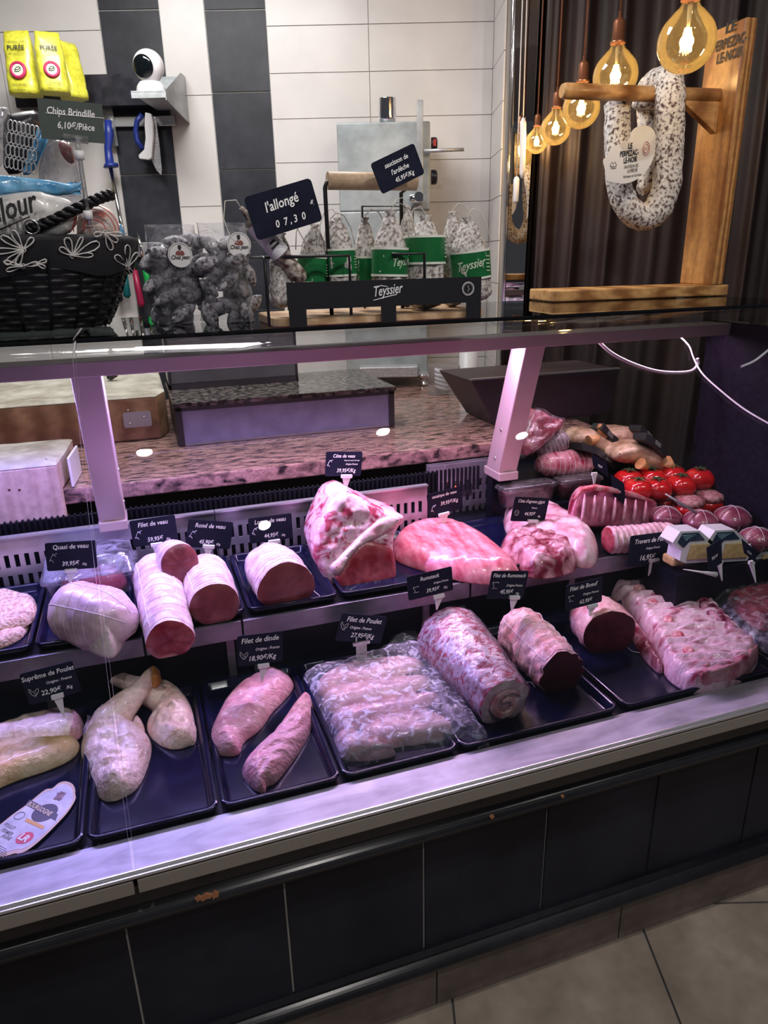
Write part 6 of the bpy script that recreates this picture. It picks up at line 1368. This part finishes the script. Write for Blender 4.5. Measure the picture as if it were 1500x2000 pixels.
obj('twisted_handle', mb, wick, t)
mb = MB(); c = ony(62, 444, 1.55); mb.tube([c+V((.0125*math.cos(k*.4), -.002, .012*math.sin(k*.4))) for k in range(16)], .0022, 6, closed=True); obj('handle_ring', mb, CHROME, t)
# bags in the basket
def bag(P, y, th, m, name, lab, cat='bag', **k):
    t = thing(name, lab, cat, ony(*P[0], y), 'bags in the flowered basket'); obj('bag_body', pillow(P, y, th, **k), m, t); return t
cb_ = glassy('snack_film', (.92, .92, .95), refl=.12, rough=.06, haze=.35, hazecol=(.62, .62, .66), crinkle=.008, hscale=28, hlo=.45, hhi=.65)
blue = mat('blue_bag_edge', (.06, .30, .60), (.25, .55, .80), 20, rough=.25, coat=.4, bump=.4, bscale=30)
wb = mat('white_paper_bag', (.45, .45, .46), (.68, .67, .65), 14, rough=.4, coat=.3, bump=.4, bscale=20)
bag([(-40, 215), (5, 208), (20, 212), (18, 260), (8, 330), (-40, 345)], 1.60, .02, cb_, 'snack_bag', 'clear crinkled bag cut by the left edge above the basket')
t = bag([(8, 225), (40, 218), (75, 215), (85, 250), (70, 300), (45, 340), (8, 342), (5, 280)], 1.66, .03, mat('dark_foil', (.015, .015, .02), (.05, .05, .06), 30, rough=.3), 'snack_bag', 'bag of dark curly snacks with silver loops behind the blue strip')
mb = MB()
for i in range(7):
    for j in range(4):
        c = (20+i*8.5-j*2, 245+j*24+i*2); mb.tube([ony(c[0]+4.5*math.cos(k*.5)*(1+.2*(k % 2)), c[1]+11*math.sin(k*.5), 1.622) for k in range(13)], .0013, 4, closed=True)
obj('silver_loops', mb, mat('loop_silver', (.55, .55, .56), rough=.35, metal=.4), t)
bag([(40, 342), (58, 300), (82, 245), (92, 240), (94, 262), (80, 300), (62, 342)], 1.61, .008, blue, 'blue_strip', 'blue strip standing slanted between the snack bags', amp=.002)
bag([(94, 262), (135, 268), (155, 310), (168, 350), (165, 400), (90, 395), (70, 345)], 1.63, .03, cb_, 'snack_bag', 'clear bag of pale snacks behind the slanted sign stick')
bag([(112, 275), (135, 278), (148, 315), (138, 322), (120, 305)], 1.62, .012, mat('red_bag_top', (.42, .01, .03), rough=.4, coat=.3), 'red_packet', 'small red packet behind the stick of the crisps sign', amp=.002)
bag([(-40, 340), (20, 343), (100, 352), (150, 362), (160, 352), (158, 368), (130, 384), (60, 378), (0, 385), (-40, 390)], 1.585, .010, blue, 'snack_bag', 'blue topped bag lying across the basket', amp=.004)
t = bag([(-40, 388), (20, 378), (75, 372), (95, 380), (130, 385), (152, 400), (150, 450), (100, 468), (-40, 470)], 1.575, .02, wb, 'snack_bag', 'white bag with black script lettering in the basket', amp=.003)
mb = MB(); a, b = ony(-8, 452, 1.545), ony(60, 430, 1.545); u = (b-a).normalized(); v = V((-u.z, 0, u.x)); text_mb(mb, 'elour', a+V((0, -.002, .012)), u, v, .052, 'L', .45, bold=.0012, depth=.001, squeeze=.75); mb.tube([a+V((0, -.003, .0)), b+V((0, -.003, .006))], .0014, 5); obj('script_lettering', mb, ink, t)
t = bag([(150, 425), (165, 405), (185, 398), (210, 405), (228, 420), (236, 450), (225, 470), (150, 470)], 1.60, .02, mat('red_white_bag', (.62, .58, .56), (.70, .30, .12), 16, rough=.4, coat=.3, lo=.5, hi=.75), 'snack_bag', 'round white and red printed bag at the right of the basket')
mb = MB(); c = ony(185, 450, 1.578); 
for r_ in (.045, .038, .020): mb.tube([c+V((r_*math.cos(k*.2), -.001, r_*math.sin(k*.2))) for k in range(0, 17)], .0011, 4)
uu = V((math.cos(.5), 0, math.sin(.5))); text_mb(mb, 'arti', c+V((-.034, -.002, .012)), uu, V((-uu.z, 0, uu.x)), .014, 'L', 0, depth=.001)
uu = V((math.cos(-.5), 0, math.sin(-.5))); text_mb(mb, 'os', c+V((.010, -.002, .028)), uu, V((-uu.z, 0, uu.x)), .014, 'L', 0, depth=.001); obj('red_printing', mb, mat('print_red', (.55, .03, .03), rough=.5), t)
bag([(225, 440), (236, 435), (243, 450), (238, 468), (226, 468)], 1.62, .01, blue, 'blue_packet', 'little blue packet end at the right rim of the basket', amp=.001)
# crisps sign on its stick
grn = mat('sign_grey_green', (.055, .075, .068), rough=.5)
t = price_tag((72, 191), (199, 203), (96, 272), 1.56, None, 'grey sign reading Chips Brindille 6,10€/Pièce on a clear stick', [('Chips Brindille', .50, .36, .25, 'C'), ('6,10€/Pièce', .56, .70, .24)], tip=ony(175, 430, 1.56), group=None, r=.002, cardm=grn, name='sign')
a, b = ony(150, 268, 1.553), ony(175, 440, 1.553); stk = glassy('stick_clear', (.85, .87, .88), refl=.2, rough=.08, haze=.25, hazecol=(.8, .8, .8))
mb = MB().tube([a, a.lerp(b, .15), b], .0042, 10); st = obj('clear_stick', mb, stk, t)
for f_ in (.2, .88): obj('stick_joint', MB().tube([a.lerp(b, f_-.05), a.lerp(b, f_+.05)], .0085, 12), WHT, st)
c0, c1 = ony(124, 268, 1.55), ony(172, 274, 1.55); obj('clip', MB().tube([c0, c1], .0065, 12), stk, st)
mb = MB(); p0, p1 = ony(88, 221, 1.5588), ony(203, 231, 1.5588); mb.tube([p0, p1], .0007, 4); obj('ruled_line', mb, CHALK, t)
# ================================================================ wooden stand with the hanging sausage
DS = 2.10
oak = mat('stand_wood', (.26, .10, .028), (.56, .29, .095), 16, rough=.45, tex='wave', distort=4, stretch=(1.2, 1.2, .16), lo=.05, hi=.95, bump=.1, coat=.1)
oakh = mat('stand_wood_lying', (.28, .12, .035), (.60, .34, .13), 16, rough=.45, tex='wave', distort=4, stretch=(.16, 1.2, 1.4), lo=.05, hi=.95, bump=.1, coat=.1)
def L2(px, py, D): q = onD(px, py, D); return q.dot(RT), q.z
t = thing('sausage_stand', 'wooden gallows stand lettered at the top, on the glass of the case', 'display stand', fr(L2(1380, 590, DS)[0], DS, ZT))
RS = (RT*.97+FW*.243).normalized(); FS = UP.cross(RS)           # the stand's own directions, a little askew to the wall
N0 = onz(1080, 590, ZT+.001); zt = N0.z+.030; PW = .15
obj('base_plank', MB().obox(N0, RS*.555, FS*PW, UP*.030), oakh, t, bevel=.004)
zp = onp(1465, 30, N0+RS*.5, RS).z
po = obj('post', MB().obox(N0+RS*.498+UP*.030, RS*.036, FS*PW, UP*(zp-zt)), oak, t, bevel=.004)
uw = -FS; Pf = N0+RS*.4965
mb = MB()
for i, (s_, px, py) in enumerate((('LE', 1427, 62), ('PERPEZAC-', 1424, 92), ('LE-NOIR', 1424, 117))):
    q = onp(px, py, Pf, RS); ss = scale_at(q); rot = -.03
    text_mb(mb, s_, q, uw*math.cos(rot)+UP*math.sin(rot), UP*math.cos(rot)-uw*math.sin(rot), 25*ss, 'C', .05, bold=.0010, depth=.001, width=(20, 68, 52)[i]*ss*1.42)
obj('burnt_lettering', mb, ink, po)
MS = N0+RS*.498+FS*(PW/2)
def onS(px, py, c=0): return onp(px, py, MS+FS*c, FS)
a0 = onS(1097, 181); zA = onS(1250, 183).z; a0.z = zA; a1 = V((MS.x, MS.y, zA)); r_ = 14.5*scale_at(a0)
obj('arm', MB().tube([a0, a0.lerp(a1, .02), a1], [r_*.85, r_, r_], 18), oakh, t)
mb = MB(); A_, B_, C_ = onS(1335, 194), MS*1.0, onS(1400, 258); B_ = V((MS.x, MS.y, onS(1390, 175).z)); C_ = V((MS.x, MS.y, onS(1390, 262).z)); D_ = C_+UP*.02; A_ = V((A_.x, A_.y, zA-.01))
mb.add([p+FS*s_ for s_ in (-.012, .012) for p in (A_, B_, C_, A_-UP*.014)], [(3, 2, 1, 0), (4, 5, 6, 7), (0, 1, 5, 4), (1, 2, 6, 5), (2, 3, 7, 6), (3, 0, 4, 7)]); obj('brace', mb, oakh, t, bevel=.002)
# the sausage hung over the arm
t = thing('hanging_sausage', 'long white moulded sausage looped over the arm of the wooden stand', 'sausage', onS(1255, 450))
path = [(1262, 215, .060), (1268, 182, .052), (1283, 163, .035), (1303, 160, -.005), (1308, 185, -.032), (1308, 230, -.036), (1306, 280, -.036), (1304, 330, -.036), (1300, 370, -.036), (1284, 408, -.03), (1258, 425, -.025), (1232, 412, -.02), (1214, 380, -.01), (1207, 335, 0), (1206, 290, .015), (1206, 240, .035), (1206, 205, .05)]
P = [onS(a, b, c) for a, b, c in path]; Q = []
for i in range(len(P)-1):
    p0 = P[max(i-1, 0)]; p1 = P[i]; p2 = P[i+1]; p3 = P[min(i+2, len(P)-1)]
    for k in range(6):
        f_ = k/6; Q.append(.5*((2*p1)+(-p0+p2)*f_+(2*p0-5*p1+4*p2-p3)*f_*f_+(-p0+3*p1-3*p2+p3)*f_**3))
Q.append(P[-1]); m_ = len(Q); R0 = 27.5*scale_at(P[6]); rr = []
for i in range(m_): k = i/(m_-1); rr.append(R0*(1 if k < .6 else .90)*(1+.05*fbm((k*9, 0, 0), 1))*(min(1, k*30+.5)))
mb = MB(); mb.tube(Q, rr, 30)
for p in mb.v: p += V((fbm(p, 45, 1), fbm(p, 45, 5), fbm(p, 45, 9)))*.0030
hang = mat('hanging_mould', (.10, .06, .06), (.74, .71, .68), 120, rough=.8, bump=.7, bscale=90, detail=8, lo=.38, hi=.52)
obj('sausage_body', mb, hang, t)
P = [onS(a, b, c) for a, b, c in ((1262, 200, .07), (1266, 260, .075), (1268, 320, .075), (1262, 362, .075), (1250, 374, .075))]; mb = MB().tube(P, [R0*.7, R0*.72, R0*.72, R0*.66, R0*.4], 22); obj('rear_strand', mb, hang, t)
LP = D3([(618, 850), (640, 838), (655, 800), (700, 770), (765, 745), (768, 710), (790, 680), (830, 665), (870, 672), (895, 695), (903, 735), (900, 800), (885, 860), (850, 915), (800, 960), (740, 980), (690, 975), (640, 962), (632, 900)], 950, 0, 2.727)
oL = onS(1235, 300, -.085); nL = FS; uL_ = RS; vL_ = UP; Pl = []
for a, b in LP: w3 = onp(a, b, oL, nL); Pl.append(((w3-oL).dot(uL_), (w3-oL).dot(vL_)))
lb_o = obj('paper_label', MB().prism(smooth_poly(Pl, 2), oL, uL_, vL_, FS*.001), mat('label_paper', (.80, .80, .82), rough=.6), t)
mb = MB(); ss = scale_at(oL)
for s_, px, py, sz, sq in (('LE', 1231, 290, 11, 9), ('PERPEZAC-', 1229, 304, 11, 40), ('LE-NOIR', 1231, 317, 11, 29), ('SAUCISSON SEC', 1233, 327, 6, 32), ('LA PERCHE', 1235, 336, 7.5, 22), ('Fabriqué en Corrèze', 1235, 345, 5, 40)):
    q = onS(px, py, -.0855); ro = .12; text_mb(mb, s_, q, RS*math.cos(ro)+UP*math.sin(ro), UP*math.cos(ro)-RS*math.sin(ro), sz*ss*1.25, 'C', .1, bold=.0004 if sz > 10 else .0001, depth=.0012, width=sq*ss)
for Pk in ([(-12, 0), (-6, 9), (-2, 3), (3, 9), (9, 0), (2, -3), (-8, -3), (-12, 0)], [(-9, -6), (0, -8), (8, -5)]): stroke(mb, [(a*ss*.7, b*ss*.7) for a, b in Pk], onS(1199, 323, -.086), RS, UP, .0006)
obj('label_printing', mb, ink, lb_o)
mb = MB(); q = onS(1262, 290, -.086)
for r_ in (12, 8): mb.tube([q+RS*(r_*ss*.62*math.cos(k*.3))+UP*(r_*ss*math.sin(k*.3)) for k in range(21)], .0006, 4, closed=True)
stroke(mb, [(-3*ss, -3*ss), (0, 4*ss), (3*ss, -3*ss), (-3*ss, 1*ss)], q, RS, UP, .0004)
obj('red_stamp', mb, mat('stamp_red', (.45, .06, .10), rough=.6), lb_o)
# ================================================================ hanging filament bulbs
amber = glassy('amber_glass', (.97, .91, .72), refl=.12, rough=.01, haze=.07, hazecol=(.9, .75, .4), hscale=4, hlo=.2, hhi=.9, edge=1)
copper = mat('copper_socket', (.62, .27, .16), rough=.3, metal=.9)
fil = mat('hot_filament', (1, .8, .4), rough=.5, emis=(1, .62, .22), estr=60)
bl = ['nearest and largest filament bulb, beside the lettered post', 'second filament bulb, its globe cut by the wooden arm', 'third filament bulb, hanging below the arm tip', 'fourth filament bulb, small, left of the arm', 'furthest filament bulb, smallest, close to the mirror']
for i, (px, py, rp_, D) in enumerate(((1341, 82, 55, 1.86), (1202, 148, 43, 2.34), (1135, 212, 36, 2.56), (1085, 252, 29, 2.76), (1048, 277, 21.5, 2.93))):
    c = onD(px, py, D); R = rp_*scale_at(c); t = thing('filament_bulb', bl[i], 'bulb', c-UP*R, 'amber filament bulbs on copper sockets')
    prof = [(R*math.sin(math.pi*k/20), -R*math.cos(math.pi*k/20)) for k in range(17)]; prof += [(R*.36, R*1.0), (R*.30, R*1.16), (R*.28, R*1.3)]
    prof = [p for p in prof if not (p[1] > R*.93 and p[0] > R*.37)] if False else prof[:15]+[(R*.50, R*.93), (R*.38, R*1.02), (R*.31, R*1.14), (R*.28, R*1.30)]
    obj('glass_globe', MB().lathe(prof, c, n=32, cap=False), amber, t)
    mb = MB()
    for k in range(6):
        a = k*1.05; mb.tube([c+V((R*.10*math.cos(a), R*.10*math.sin(a), R*.42)), c+V((R*.20*math.cos(a), R*.20*math.sin(a), -R*.30))], R*.022, 6)
    obj('filaments', mb, fil, t)
    obj('glass_stem', MB().lathe([(R*.10, R*1.2), (R*.06, R*.5), (R*.02, R*.0)], c, n=12), mat('stem_glass', (.7, .6, .4), rough=.2), t)
    obj('socket', MB().lathe([(R*.34, R*1.24), (R*.34, R*1.34), (R*.28, R*1.36), (R*.26, R*2.1), (R*.18, R*2.2), (R*.07, R*2.28), (R*.07, R*2.5)], c, n=22), copper, t)
    obj('cord', MB().tube([c+UP*R*2.4, V((c.x, c.y, 2.7))], .0028, 6), mat('cord_copper_brown', (.16, .06, .035), rough=.6), t)
    l = bpy.data.lights.new('filament_light', 'POINT'); l.energy = 1.6; l.color = (1, .66, .34); l.shadow_soft_size = R*.25; lo_ = bpy.data.objects.new('filament_light', l); C.objects.link(lo_); lo_.location = c
